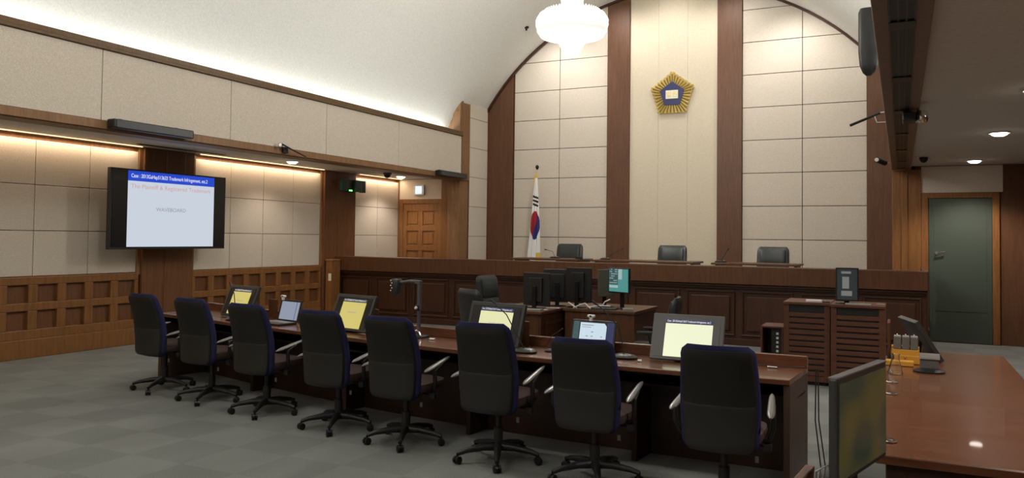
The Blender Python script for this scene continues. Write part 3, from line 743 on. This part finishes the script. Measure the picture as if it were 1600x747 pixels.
# document camera
dc = thing('document_camera', 'grey document camera on a tall pole standing on the counsel desk', 'document camera', (-3.80, 5.90, .722), 0)
MB().loft([sup(0, 0, z, w, d, e=4) for z, w, d in ((0, .08, .10), (.012, .08, .10), (.02, .06, .08))]).build('base', BLACKM, dc, smooth=True)
MB().tube([(.01, 0, .015), (.01, 0, .24)], .017).tube([(.012, 0, .24), (.012, 0, .47)], .021).build('pole', GREYF, dc, smooth=True)
MB().lathe([(.026, .235), (.03, .245), (.03, .27), (.026, .28)], n=16).build('collar', BLACK, dc, smooth=True)
MB().lathe([(.012, 0), (.014, .01), (.010, .02)], n=12, M=R('X', PI / 2, (-.0, -.025, .258))).build('knob', WHITE, dc, smooth=True)
MB().box(-.02, .03, -.022, .022, .465, .495).tube([(.012, 0, .482), (-.08, 0, .486), (-.19, 0, .472)], [.016, .015, .013], 10).build('arm', GREYF, dc, bevel=.003)
MB().loft([sup(-.23, 0, z, w, d, e=4) for z, w, d in ((.36, .022, .03), (.38, .036, .042), (.48, .045, .045), (.50, .035, .04))]).build('camera_head', DGREY, dc, smooth=True)
bt = MB()
for i in range(5):
    bt.lathe([(.006, 0), (.005, .004)], n=8, M=R('X', PI / 2, (-.262 + .012 * (i % 2), -.043, .40 + .022 * i)))
bt.build('control_buttons', WHITE, dc)
MB().tube([(-.02, -.05, .02), (-.05, -.05, .03), (0.0, -.02, .06), (.05, -.05, .05), (.07, -.06, .02)], .008, 8).build('base_hinge', CHROME, dc, smooth=True)

def desk_mic(label, loc, pts, cat='microphone', grp='gooseneck microphones', base=True, nm='gooseneck_microphone'):
    t = thing(nm, label, cat, loc, 0, grp)
    if base:
        MB().loft([sup(0, 0, z, w, d, e=2.4) for z, w, d in ((0, .095, .075), (.012, .10, .08), (.025, .08, .06), (.032, .05, .035))]).build('base', BLACKM, t, smooth=True)
        MB().box(.045, .06, -.04, -.025, .022, .032).build('switch', WHITE, t)
    MB().tube([(0, 0, .02)] + pts, .0045, 8).build('gooseneck', BLACK, t, smooth=True)
    p = Vector(pts[-1]); q = Vector(pts[-2]) if len(pts) > 1 else Vector((0, 0, 0)); d = (p - q).normalized()
    MB().tube([p, p + d * .05], [.008, .010], 10).build('microphone_head', BLACK, t, smooth=True)
    return t
desk_mic('gooseneck microphone on dark oval base, beside the monitor with pale yellow slide', (-2.60, 5.55, .722), [(-.08, .0, .15), (-.16, .0, .28), (-.26, .0, .36)])
desk_mic('gooseneck microphone on small base, beside the light blue laptop', (-1.84, 5.66, .722), [(-.02, .02, .10), (-.05, .02, .22), (-.16, .02, .34), (-.22, .02, .38)])
desk_mic('gooseneck microphone curving down in front of the farthest left yellow monitor', (-6.15, 6.10, .722), [(-.0, .0, .12), (-.02, .0, .27), (-.06, .0, .34)])
desk_mic('low bent gooseneck microphone between the pale yellow monitor and blue laptop', (-2.44, 5.70, .722), [(-.07, .0, .08), (.0, .0, .20), (.13, .0, .28)]).scale = (.55, .55, .6)
# small desk items
def small(name, label, loc, rz=0, w=.05, d=.03, h=.012, m_=WHITE, cat='cable box'):
    o = MB().box(-w / 2, w / 2, -d / 2, d / 2, 0, h).build(name, m_, bevel=.004); o.location = loc; o.rotation_euler = (0, 0, rz)
    return tag(o, label, cat)
small('cable_adapter', 'small white adapter on the counsel desk beside the document camera', (-3.60, 5.82, .722), .1)
small('cable_adapter', 'small white adapter on the counsel desk near its right end', (-.80, 5.76, .722), 0, .07, .03, .012, CHROME)
small('cable_adapter', 'small white adapter on the counsel desk left of the first yellow monitor', (-6.86, 6.38, .722), -.2)
small('cable_adapter', 'small white clip at the foot of the grey-framed monitor', (-1.69, 5.56, .722), 0, .03, .02, .014)
small('cable_adapter', 'small white clip at the foot of the yellow monitor beside the camera pole', (-4.72, 5.76, .722), 0, .04, .025, .014)
o = MB().tube([(-1.05, 5.86, .728), (-.9, 5.82, .728), (-.80, 5.80, .73), (-.6, 5.86, .728)], .004, 6).build('desk_cable', BLACK, smooth=True)
tag(o, 'thin black cable lying along the right end of the counsel desk', 'cable')
o = MB().tube([(-3.80, 5.83, .728), (-3.7, 5.80, .728), (-3.63, 5.82, .728)], .004, 6).build('desk_cable', BLACK, smooth=True)
tag(o, 'short black cable by the document camera foot on the desk', 'cable')
o = MB().tube([(-.54, 6.0, .70), (-.54, 5.95, .35), (-.50, 5.9, .05), (-.46, 5.2, .008), (-.47, 4.6, .008)], .005, 6).build('floor_cable', BLACK, smooth=True)
tag(o, 'black cable hanging beside the counsel desk end and along the carpet, left strand', 'cable')
o = MB().tube([(-.53, 6.05, .70), (-.52, 5.98, .35), (-.47, 5.9, .05), (-.44, 5.2, .008), (-.45, 4.6, .008)], .005, 6).build('floor_cable', BLACK, smooth=True)
tag(o, 'black cable hanging beside the counsel desk end and along the carpet, right strand', 'cable')

# ------------------------------------------------------------------ office chairs
def office_chair(label, loc, rz):
    t = thing('office_chair', label, 'chair', loc, rz, 'office chairs along the counsel desk')
    def prof(u):   # u 0 bottom .. 1 top -> y, z, halfwidth
        z = .365 + .635 * u
        y = -.215 - .035 * math.sin(u * PI * .9) * 0 - .12 * u + .045 * math.sin(u * PI) 
        e = 1 - max(0, (abs(u - .5) - .40) / .10) ** 2.6 * .20
        w = (.215 + .016 * math.sin(min(1, u * 1.15) * PI)) * e
        return y, z, w
    def back(hd, shrink, dy, z0=0, z1=1, cur=.035):
        rings = []
        N_ = 22
        for i in range(N_ + 1):
            u = z0 + (z1 - z0) * i / N_; y, z, w = prof(u)
            k = i / N_; e = (1 - abs(2 * k - 1) ** 7) ** .5 if 0 < k < 1 else .15
            rings.append(sup(0, y + dy, z, (w - shrink), hd * max(.2, e), n=28, e=4.5, curve=cur))
        return MB().loft(rings)
    back(.034, 0, .022).build('back_cushion', NAVY, t, smooth=True)
    back(.022, .018, -.012, .03, .955).build('back_shell', SHELL, t, smooth=True)
    back(.014, .022, -.024, .02, .47).build('lumbar_plate', mat_l, t, smooth=True)
    MB().loft([sup(0, .04, z, w, d, n=28, e=4, curve=0) for z, w, d in ((.405, .19, .19), (.42, .225, .225), (.455, .24, .24), (.48, .235, .235), (.492, .20, .20))]).build('seat', SEATC, t, smooth=True)
    MB().loft([sup(0, .02, z, w, d, e=4) for z, w, d in ((.37, .12, .12), (.405, .17, .17))]).build('seat_mechanism', BLACK, t, smooth=True)
    MB().tube([(0, -.05, .385), (0, -.17, .385), (0, -.20, .46)], [.03, .03, .022], 10).build('back_bracket', BLACK, t, smooth=True)
    MB().tube([(0, 0, .08), (0, 0, .24)], .034, 14).tube([(0, 0, .24), (0, 0, .38)], .022, 14).build('gas_column', BLACK, t, smooth=True)
    for s in (-1, 1):
        MB().tube([(s * .16, .02, .40), (s * .26, .0, .42), (s * .285, -.04, .50), (s * .285, -.05, .58), (s * .28, .06, .620)], [.016, .016, .017, .017, .012], 10).build('arm_support', BLACK, t, smooth=True)
        rr = []
        for i in range(13):
            u = i / 12; y = -.19 + .42 * u; zz = .592 + .062 * u; w = .026 - .008 * u; e = (1 - abs(2 * u - 1) ** 5) ** .5 if 0 < u < 1 else .15
            rr.append([(s * (.285 - .03 * u) + w * max(.3, e) * math.cos(2 * PI * j / 12), y, zz + .014 * max(.3, e) * math.sin(2 * PI * j / 12)) for j in range(12)])
        MB().loft(rr).build('armrest', PAD, t, smooth=True)
    MB().tube([(.10, .0, .40), (.24, -.02, .385)], .007, 8).box(.23, .275, -.035, .0, .365, .405).build('adjuster_lever', BLACK, t)
    MB().box(.19, .21, -.10, -.095, .31, .345).build('paper_tag', PAD, t)
    for k in range(5):
        a = 2 * PI * k / 5 - PI / 2 + .45; c, s = math.cos(a), math.sin(a)
        lg = MB().tube([(0, 0, .105), (c * .12, s * .12, .105), (c * .24, s * .24, .088), (c * .30, s * .30, .07)], [.034, .026, .019, .015], 10).build('base_leg', BLACK, t, smooth=True)
        Mc = Matrix.Translation((c * .30, s * .30, .028)) @ Matrix.Rotation(a + .5, 4, 'Z')
        MB().lathe([(.012, -.026), (.027, -.022), (.027, -.006), (.020, -.004), (.020, .004), (.027, .006), (.027, .022), (.012, .026)], n=16, M=Mc @ Matrix.Rotation(PI / 2, 4, 'X')).tube([(0, 0, .02), (0, 0, .05)], .008, 8, M=Mc).build('caster', BLACKM, lg, smooth=True)
    return t
mat_l = mat('lumbar_plastic', (.017, .0165, .0155), .5)
SC = 1.0
chairs = [
    (-6.80, 5.80, -.10, 'blue-edged black office chair at the far left end of the counsel desk row'),
    (-5.99, 5.66, -.06, 'blue-edged black office chair, second from the left wall in the counsel desk row'),
    (-5.14, 5.50, -.03, 'blue-edged black office chair hiding part of the farthest left yellow monitor'),
    (-4.22, 5.36, -.02, 'blue-edged black office chair in front of the small grey-screen laptop'),
    (-3.47, 5.24, .0, 'blue-edged black office chair just left of the document camera pole'),
    (-2.60, 5.12, .0, 'blue-edged black office chair in front of the pale yellow monitor'),
    (-1.84, 5.05, .0, 'blue-edged black office chair in front of the light blue laptop'),
    (-.96, 4.90, .05, 'blue-edged black office chair, the nearest, in front of the grey-framed monitor')]
c0 = office_chair(chairs[0][3], (chairs[0][0], chairs[0][1], 0), chairs[0][2])
for i, (x, y, rz, lb) in enumerate(chairs[1:]): copy_thing(c0, (x, y, 0), rz, lb).scale = (1, 1, (1, 1, 1, 1, 1.015, .965, 1)[i])

# ------------------------------------------------------------------ clerk desks
cd = thing('clerk_desk', 'left dark wooden clerk desk carrying three dark monitors below the bench', 'desk', (-4.35, 9.1, 0))  # left desk
MB().box(-.13, .62, -.70, .72, .715, .75).build('worktop', W_BENCH, cd, bevel=.005)
MB().box(.57, .60, -.66, .70, 0, .715).box(.60, .612, -.55, .60, .16, .20).box(.60, .612, -.55, .60, .58, .62).box(.60, .612, -.55, -.51, .2, .58).box(.60, .612, .56, .60, .2, .58).build('side_panel', W_BENCHD, cd, bevel=.003)
MB().box(-.10, .57, -.66, -.63, 0, .715).box(.15, .17, -.672, -.66, .1, .6).build('front_panel', W_BENCH, cd, bevel=.003)
MB().box(-.10, -.07, -.63, .70, 0, .715).build('side_panel', W_BENCHD, cd, bevel=.003)
cd2 = thing('clerk_desk', 'right dark wooden clerk desk carrying the teal screen monitor below the bench', 'desk', (-3.26, 9.5, 0))
MB().box(-.46, .46, -.48, .48, .715, .75).build('worktop', W_BENCH, cd2, bevel=.005)
MB().box(-.44, .44, -.45, -.42, 0, .715).build('front_panel', W_BENCH, cd2, bevel=.003)
for s in (-1, 1): MB().box(min(s * .41, s * .44), max(s * .41, s * .44), -.42, .45, 0, .715).build('side_panel', W_BENCHD, cd2, bevel=.003)
def pc_monitor(label, loc, rz, w=.50, h=.31, back=True, extra=None, z0=.10, frame=BLACK):
    t = thing('computer_monitor', label, 'monitor', loc, rz, 'computer monitors of the clerks')
    MB().box(-w / 2, w / 2, 0, .03, z0, z0 + h).box(-w / 4, w / 4, .03, .055, z0 + .05, z0 + h - .06).build('housing', frame, t, bevel=.006)
    MB().box(-w / 2 + .015, w / 2 - .015, -.002, 0, z0 + .018, z0 + h - .015).build('screen', extra or S_OFF, t)
    MB().box(-.025, .025, .055, .08, .01, z0 + h * .6).build('stand_neck', BLACKM, t, bevel=.003)
    MB().loft([sup(0, .06, z, a, b, e=3) for z, a, b in ((0, .12, .09), (.008, .12, .09), (.014, .09, .07))]).build('stand_base', BLACKM, t, smooth=True)
    return t
pc_monitor('leftmost of the three dark monitors seen from behind on the clerk desk', (-3.97, 8.82, .75), PI - .15, .38, .40, z0=.03)
pc_monitor('middle of the three dark monitors seen from behind on the clerk desk', (-3.92, 9.34, .75), PI + .3, .36, .41, z0=.05)
pc_monitor('rightmost of the three dark monitors, next to the teal screen', (-3.60, 9.28, .75), PI - .2, .36, .43, z0=.06)
tm = pc_monitor('computer monitor with teal desktop facing the camera on the right clerk desk', (-3.10, 9.30, .75), -.42, .34, .31, z0=.19, extra=S_TEAL)
MB().box(-.148, -.01, -.006, -.002, .295, .490).build('dark_window', S_TEALD, tm)
tx = MB(); rnd = random.Random(4)
for j in range(7):
    for i in range(6):
        if rnd.random() < .7: tx.box(-.138 + i * .021, -.126 + i * .021, -.008, -.006, .31 + j * .027, .322 + j * .027)
tx.build('window_text', S_TEALL, tm)
MB().box(.0, .055, -.006, -.002, .36, .485).box(-.148, -.01, -.006, -.002, .255, .285).build('pale_window', S_TEALL, tm)
pc_monitor('narrow olive-backed monitor turned aside behind the teal screen', (-3.31, 9.46, .75), .75, .22, .34, z0=.13, frame=OLIVE, extra=OLIVE)
# clutter on the clerk desks
small('keyboard', 'pale computer keyboard at the corner of the left clerk desk', (-3.97, 8.56, .75), .1, .34, .13, .015, GREYP, 'keyboard')
small('paper_sheet', 'white sheet of paper lying between the clerk monitors', (-3.82, 8.95, .75), .4, .16, .05, .004, PAPER, 'paper')
small('paper_sheet', 'small white slip on the edge of the left clerk desk', (-3.80, 8.66, .75), -.2, .08, .05, .006, PAPER, 'paper')
small('desk_tray', 'dark flat tray in front of the teal screen monitor', (-3.24, 9.14, .75), .1, .34, .16, .02, DGREY, 'tray')
small('paper_bundle', 'pale grey bundle below the teal screen at the desk edge', (-2.92, 9.12, .75), .4, .12, .08, .03, GREYP, 'paper')
for pts, lb in (([(-3.58, 9.02, .758), (-3.5, 9.04, .80), (-3.44, 9.05, .82), (-3.36, 9.03, .76)], 'white looping cable on the right clerk desk beside the dark tray'),
                ([(-3.68, 9.10, .80), (-3.66, 9.06, .82), (-3.54, 9.04, .755)], 'white cable draped over the left corner of the right clerk desk'),
                ([(-3.40, 9.06, .775), (-3.25, 9.05, .80), (-3.12, 9.06, .80)], 'white cable running across the dark tray under the teal screen'),
                ([(-3.22, 9.06, .80), (-3.18, 9.03, .85), (-3.12, 9.05, .88)], 'short white cable rising in front of the olive monitor')):
    tag(MB().tube(pts, .008, 6).build('white_cable', WHITE, smooth=True), lb, 'cable')
# clerk chairs
exec_chair('clerk_chair', 'black leather clerk chair with low back left of the dark monitors', (-4.84, 9.16, -.0), -.5, 'clerks chairs').scale = (.9, .9, .84)
exec_chair('clerk_chair', 'tall black leather clerk chair turned aside, nearest the dark monitors', (-5.10, 10.15, 0), -PI / 2 - .1, 'clerks chairs').scale = (.93, .93, .94)
exec_chair('clerk_chair', 'black clerk chair turned sideways at the right clerk desk', (-2.50, 8.72, 0), PI / 2 + .15, 'clerks chairs').scale = (.82, .82, .86)

# ------------------------------------------------------------------ louvred cabinets
def louvre_cabinet(label, x0, x1, y, h):
    t = thing('louvred_cabinet', label, 'cabinet', ((x0 + x1) / 2, y, 0), 0, 'louvred cabinets by the bench')
    w = (x1 - x0) / 2
    MB().box(-w, w, .03, .60, .04, h).build('carcass', W_CAB, t, bevel=.004)
    MB().box(-w - .005, w + .005, -.02, .62, h, h + .03).build('top_board', W_CAB, t, bevel=.005)
    dr = MB().box(-w, -w + .06, 0, .03, .04, h).box(w - .06, w, 0, .03, .04, h).box(-w + .06, w - .06, 0, .03, .04, .10).build('door', W_CAB, t, bevel=.003)
    sl = MB(); k = 11; zz0, zz1 = .10, h - .075
    for i in range(k):
        z = zz0 + (zz1 - zz0) * i / k; dz = (zz1 - zz0) / k
        sl.box(-w + .055, w - .055, .002, .016, z + .006, z + dz * .80, M=None)
    sl.build('louvre', W_CAB, dr, bevel=.003)
    MB().box(-w + .06, w - .06, .02, .03, .10, h).build('dark_opening', BLACK, dr)
    MB().box(-w + .04, w - .04, .05, .55, 0, .04).build('plinth', BLACK, t)
louvre_cabinet('left brown louvred cabinet standing by the bench', -1.195, -.705, 9.45, .89)
louvre_cabinet('right brown louvred cabinet standing by the bench under a black monitor', -.695, -.155, 9.40, .885)
tw = pc_monitor('black monitor showing dim portrait image on the right louvred cabinet', (-.535, 9.52, .915), .12, .235, .37, z0=.03, extra=S_DIM)
d = MB().box(-.05, .02, -.004, -.002, .17, .30).box(-.06, .05, -.004, -.002, .09, .145).box(-.06, .04, -.004, -.002, .335, .36)
d.build('screen_content', S_DIMT, tw)
small('keyboard', 'grey keyboard lying in front of the black monitor on the cabinet', (-.42, 9.44, .915), .05, .26, .09, .015, GREYP, 'keyboard')
small('white_cloth', 'crumpled white cloth on the left louvred cabinet', (-.88, 9.52, .921), .1, .17, .07, .025, PAPER, 'cloth')
small('dark_remote', 'dark flat remote beside the white cloth on the cabinet', (-.75, 9.52, .921), .1, .08, .04, .012, BLACK, 'remote')
small('grey_note', 'small grey note pad at the right edge of the louvred cabinet top', (-.20, 9.62, .915), .2, .08, .05, .01, GREYP, 'note pad')
rk = thing('equipment_box', 'low wooden box with a column of white connectors left of the louvred cabinets', 'equipment box', (-1.33, 9.55, 0))
MB().box(-.13, .12, 0, .02 + .4, 0, .02).box(-.13, .12, 0, .42, .60, .62).box(-.13, -.11, 0, .42, .02, .60).box(.10, .12, 0, .42, .02, .60).box(-.11, .10, .40, .42, .02, .60).build('case', W_CAB, rk, bevel=.003)
MB().box(-.02, .10, .06, .10, .02, .60).build('patch_panel', BLACK, rk)
cn = MB()
for i in range(9): cn.box(.035, .06, .05, .06, .12 + i * .05, .145 + i * .05)
cn.build('connector', WHITE, rk)

# ------------------------------------------------------------------ right desk and what stands on it
rd = thing('side_desk', 'brown wooden side desk running away along the right of the photo', 'desk', (.30, 5.4, 0))
MB().box(-.40, .42, -1.74, 1.90, .68, .72).build('worktop', W_DESK, rd, bevel=.006)
MB().box(-.36, .38, -1.69, -1.65, 0, .68).build('end_panel', W_DESKS, rd, bevel=.004)
MB().box(-.36, .38, 1.81, 1.85, 0, .68).build('end_panel', W_DESKS, rd, bevel=.004)
MB().box(-.36, -.33, -1.65, 1.81, .05, .68).build('modesty_panel', W_DESKS, rd, bevel=.004)
for y in (-1.49, -.26, .16):
    MB().lathe([(.020, .722), (.034, .722), (.036, .727), (.030, .730), (.018, .728)], (-.352, y, 0), 20).build('cable_grommet', CHROME, rd, smooth=True)
MB().box(-.395, -.375, 1.30, 1.62, .72, .99).build('screen_lid', W_BENCH, rd, bevel=.004)
sb = thing('stamp_rack', 'yellow wooden desk rack holding three grey upright files on the side desk', 'desk rack', (.03, 6.52, .722))
MB().box(-.09, .085, -.05, .08, 0, .10).box(-.095, .09, -.07, -.05, 0, .06).box(-.095, .09, .0, .09, .0, .115).build('holder', YELLOW, sb, bevel=.004)
text_obj('X', .04, TEXTB, sb, Matrix.Translation((-.005, -.0715, .035)) @ FX, 'mark', 0, 'CENTER')
for i, lb in enumerate(('left', 'middle', 'right')):
    f = thing('upright_file', lb + ' one of three small grey upright files in the yellow rack', 'file', (.03 - .055 + i * .055, 6.50, .822), 0, 'grey files in the yellow rack')
    MB().box(-.025, .025, -.03, .05, .0, .09).build('case', GREYBOX, f, bevel=.004)
    MB().box(-.022, .022, -.028, .048, .09, .096).build('top_edge', GREYP, f)
    MB().lathe([(.004, .096), (.006, .104), (.003, .11)], (0.0, .01, 0), 8).build('knob', CHROME, f)
orr = small('wooden_block', 'orange wooden block lying in front of the yellow rack', (-.01, 6.36, .722), 0, .18, .09, .035, YELLOW, 'block')
gl = thing('drinking_glass', 'empty clear glass with flared foot standing on the side desk', 'glass', (-.035, 5.95, .722))
MB().lathe([(.045, 0), (.047, .004), (.040, .03), (.026, .09), (.024, .12), (.030, .13), (.027, .13), (.021, .12), (.023, .09), (.037, .03), (.042, .006), (.002, .006)], n=24).build('bowl', GLASS, gl, smooth=True)
mc = thing('desk_microphone', 'microphone unit on a round base with silver display, right side desk', 'microphone', (.17, 6.15, .722))
MB().lathe([(.10, 0), (.10, .008), (.06, .02), (.03, .024)], n=28).build('base', BLACKM, mc, smooth=True)
MB().box(-.055, .06, -.01, .02, .02, .11).build('stem', GREYF, mc, bevel=.004)
MB().box(-.06, .065, -.02, -.01, .085, .125).box(-.05, .055, -.022, -.02, .092, .118).build('display', GREYP, mc, bevel=.004)
sm = desk_monitor('black tilted monitor seen edge-on at the far end of the side desk', (.23, 6.86, .722), PI / 2 + .25, .46, .34, .55, S_OFF, S_OFF)
sm['group'] = 'monitors of the side desk'
# dark chair behind the side desk and nearer table with the big monitor
nt = thing('near_table', 'near wooden table below the frame edge carrying the foreground monitor', 'table', (.15, 2.3, 0))
MB().box(-.50, .55, -.5, .48, .68, .72).build('worktop', W_DESK, nt, bevel=.006)
for x in (-.46, .48):
    MB().box(x, x + .04, -.46, .44, 0, .68).build('end_panel', W_DESKS, nt, bevel=.004)
MB().box(-.45, .52, .38, .41, .1, .68).build('modesty_panel', W_DESKS, nt, bevel=.004)
fm = thing('foreground_monitor', 'large slim monitor seen obliquely in the right foreground with dim green-yellow picture', 'monitor', (-.105, 2.70, .722), math.atan2(.46, .12))
MB().box(-.24, .24, 0, .026, .17, .485).build('housing', DGREY, fm, bevel=.008)
MB().box(-.237, .237, -.002, .028, .479, .487).build('top_edge', GREYF, fm, bevel=.004)
MB().box(-.222, .225, -.003, 0, .188, .465).build('screen', S_GRAD, fm)
MB().box(-.03, .03, .026, .05, .01, .30).build('stand_neck', BLACKM, fm, bevel=.004)
MB().loft([sup(0, .02, z, a, b, e=3) for z, a, b in ((0, .12, .08), (.01, .12, .08), (.018, .09, .05))]).build('stand_base', BLACKM, fm, smooth=True)
wp = MB().box(-.014, .014, -.18, .18, 0, .17).build('wooden_screen_lid', W_CAB, bevel=.004); wp.location = (-.278, 2.52, .722); wp.rotation_euler = (0, 0, -.10)
tag(wp, 'upright wooden lid board at the bottom edge, left of the foreground monitor', 'wooden board')

tag(MB().tube([(-.20, 2.56, .728), (-.24, 2.58, .80), (-.235, 2.60, .90), (-.20, 2.62, .92), (-.19, 2.60, .87), (-.22, 2.57, .84)], .004, 6).build('monitor_cable', GREYP, smooth=True), 'thin looping grey cable just left of the foreground monitor', 'cable')
# judges' small microphones
desk_mic('thin gooseneck microphone beside the middle judge chair', (-4.62, 13.15, 1.245), [(.05, .0, .05), (.18, .0, .13), (.28, .0, .18)], base=True)
desk_mic('short gooseneck microphone left of the right judge chair', (-2.64, 13.15, 1.245), [(.02, .0, .06), (.10, .0, .19)], base=True)
desk_mic('short gooseneck microphone left of the judge chair by the flag', (-5.60, 13.2, 1.245), [(-.05, .0, .12), (-.16, .0, .145)], base=True)
small('black_nameplate', 'small black device on the bench top between left and middle judge chairs', (-5.02, 12.9, 1.245), 0, .12, .06, .05, BLACK, 'device')

# ------------------------------------------------------------------ lighting
def area(name, loc, rot, sx, sy_, e, col=(1, 1, 1), spread=None):
    L = bpy.data.lights.new(name, 'AREA'); L.shape = 'RECTANGLE'; L.size = sx; L.size_y = sy_; L.energy = e; L.color = col
    if spread: L.spread = spread
    o = bpy.data.objects.new(name, L); COL.objects.link(o); o.location = loc; o.rotation_euler = rot
    return o
# cove tubes behind the mouldings, shining up onto the vault
area('cove_light_left', (-8.58, 5.6, 3.69), (PI, PI * .07, 0), .12, 17.0, 85, (.96, 1, .99))
area('cove_light_right', (.30, 5.6, 3.69), (PI, -PI * .07, 0), .12, 17.0, 85, (.96, 1, .99))
# warm strips above the fabric panels of the left wall
for a, b, k in bays:
    area('panel_strip_light', (XL + .10, (a + b) / 2, SZ - .02), (0, -.12, 0), .03, b - a - .15, 7 * (b - a) / 3, (1, .74, .50))
# downlights high in the vault washing the back wall
for x, z, e in ((-6.45, 6.0, 60), (-5.2, 6.45, 45), (-4.1, 6.55, 40), (-2.95, 6.45, 45), (-1.75, 5.95, 60)):
    L = bpy.data.lights.new('wall_washer', 'SPOT'); L.energy = e; L.spot_size = 2.1; L.spot_blend = 1; L.shadow_soft_size = .12; L.color = (1, .95, .90)
    o = bpy.data.objects.new('wall_washer', L); COL.objects.link(o); o.location = (x, 14.55, z); o.rotation_euler = (math.radians(30), 0, 0)
# unseen point lights added as general room light, no lamps modelled
for y in (-.8, 4.6):
    L = bpy.data.lights.new('room_fill', 'POINT'); L.energy = 75; L.shadow_soft_size = .35; L.color = (1, .95, .88)
    o = bpy.data.objects.new('room_fill', L); COL.objects.link(o); o.location = (-4.2, y, 4.6)

w = bpy.data.worlds.new('world'); scn.world = w; w.use_nodes = True
w.node_tree.nodes['Background'].inputs[0].default_value = (.02, .02, .02, 1)
scn.view_settings.view_transform = 'Standard'; scn.view_settings.look = 'None'
scn.view_settings.exposure = 1.02; scn.view_settings.gamma = 1; scn.view_settings.use_curve_mapping = False
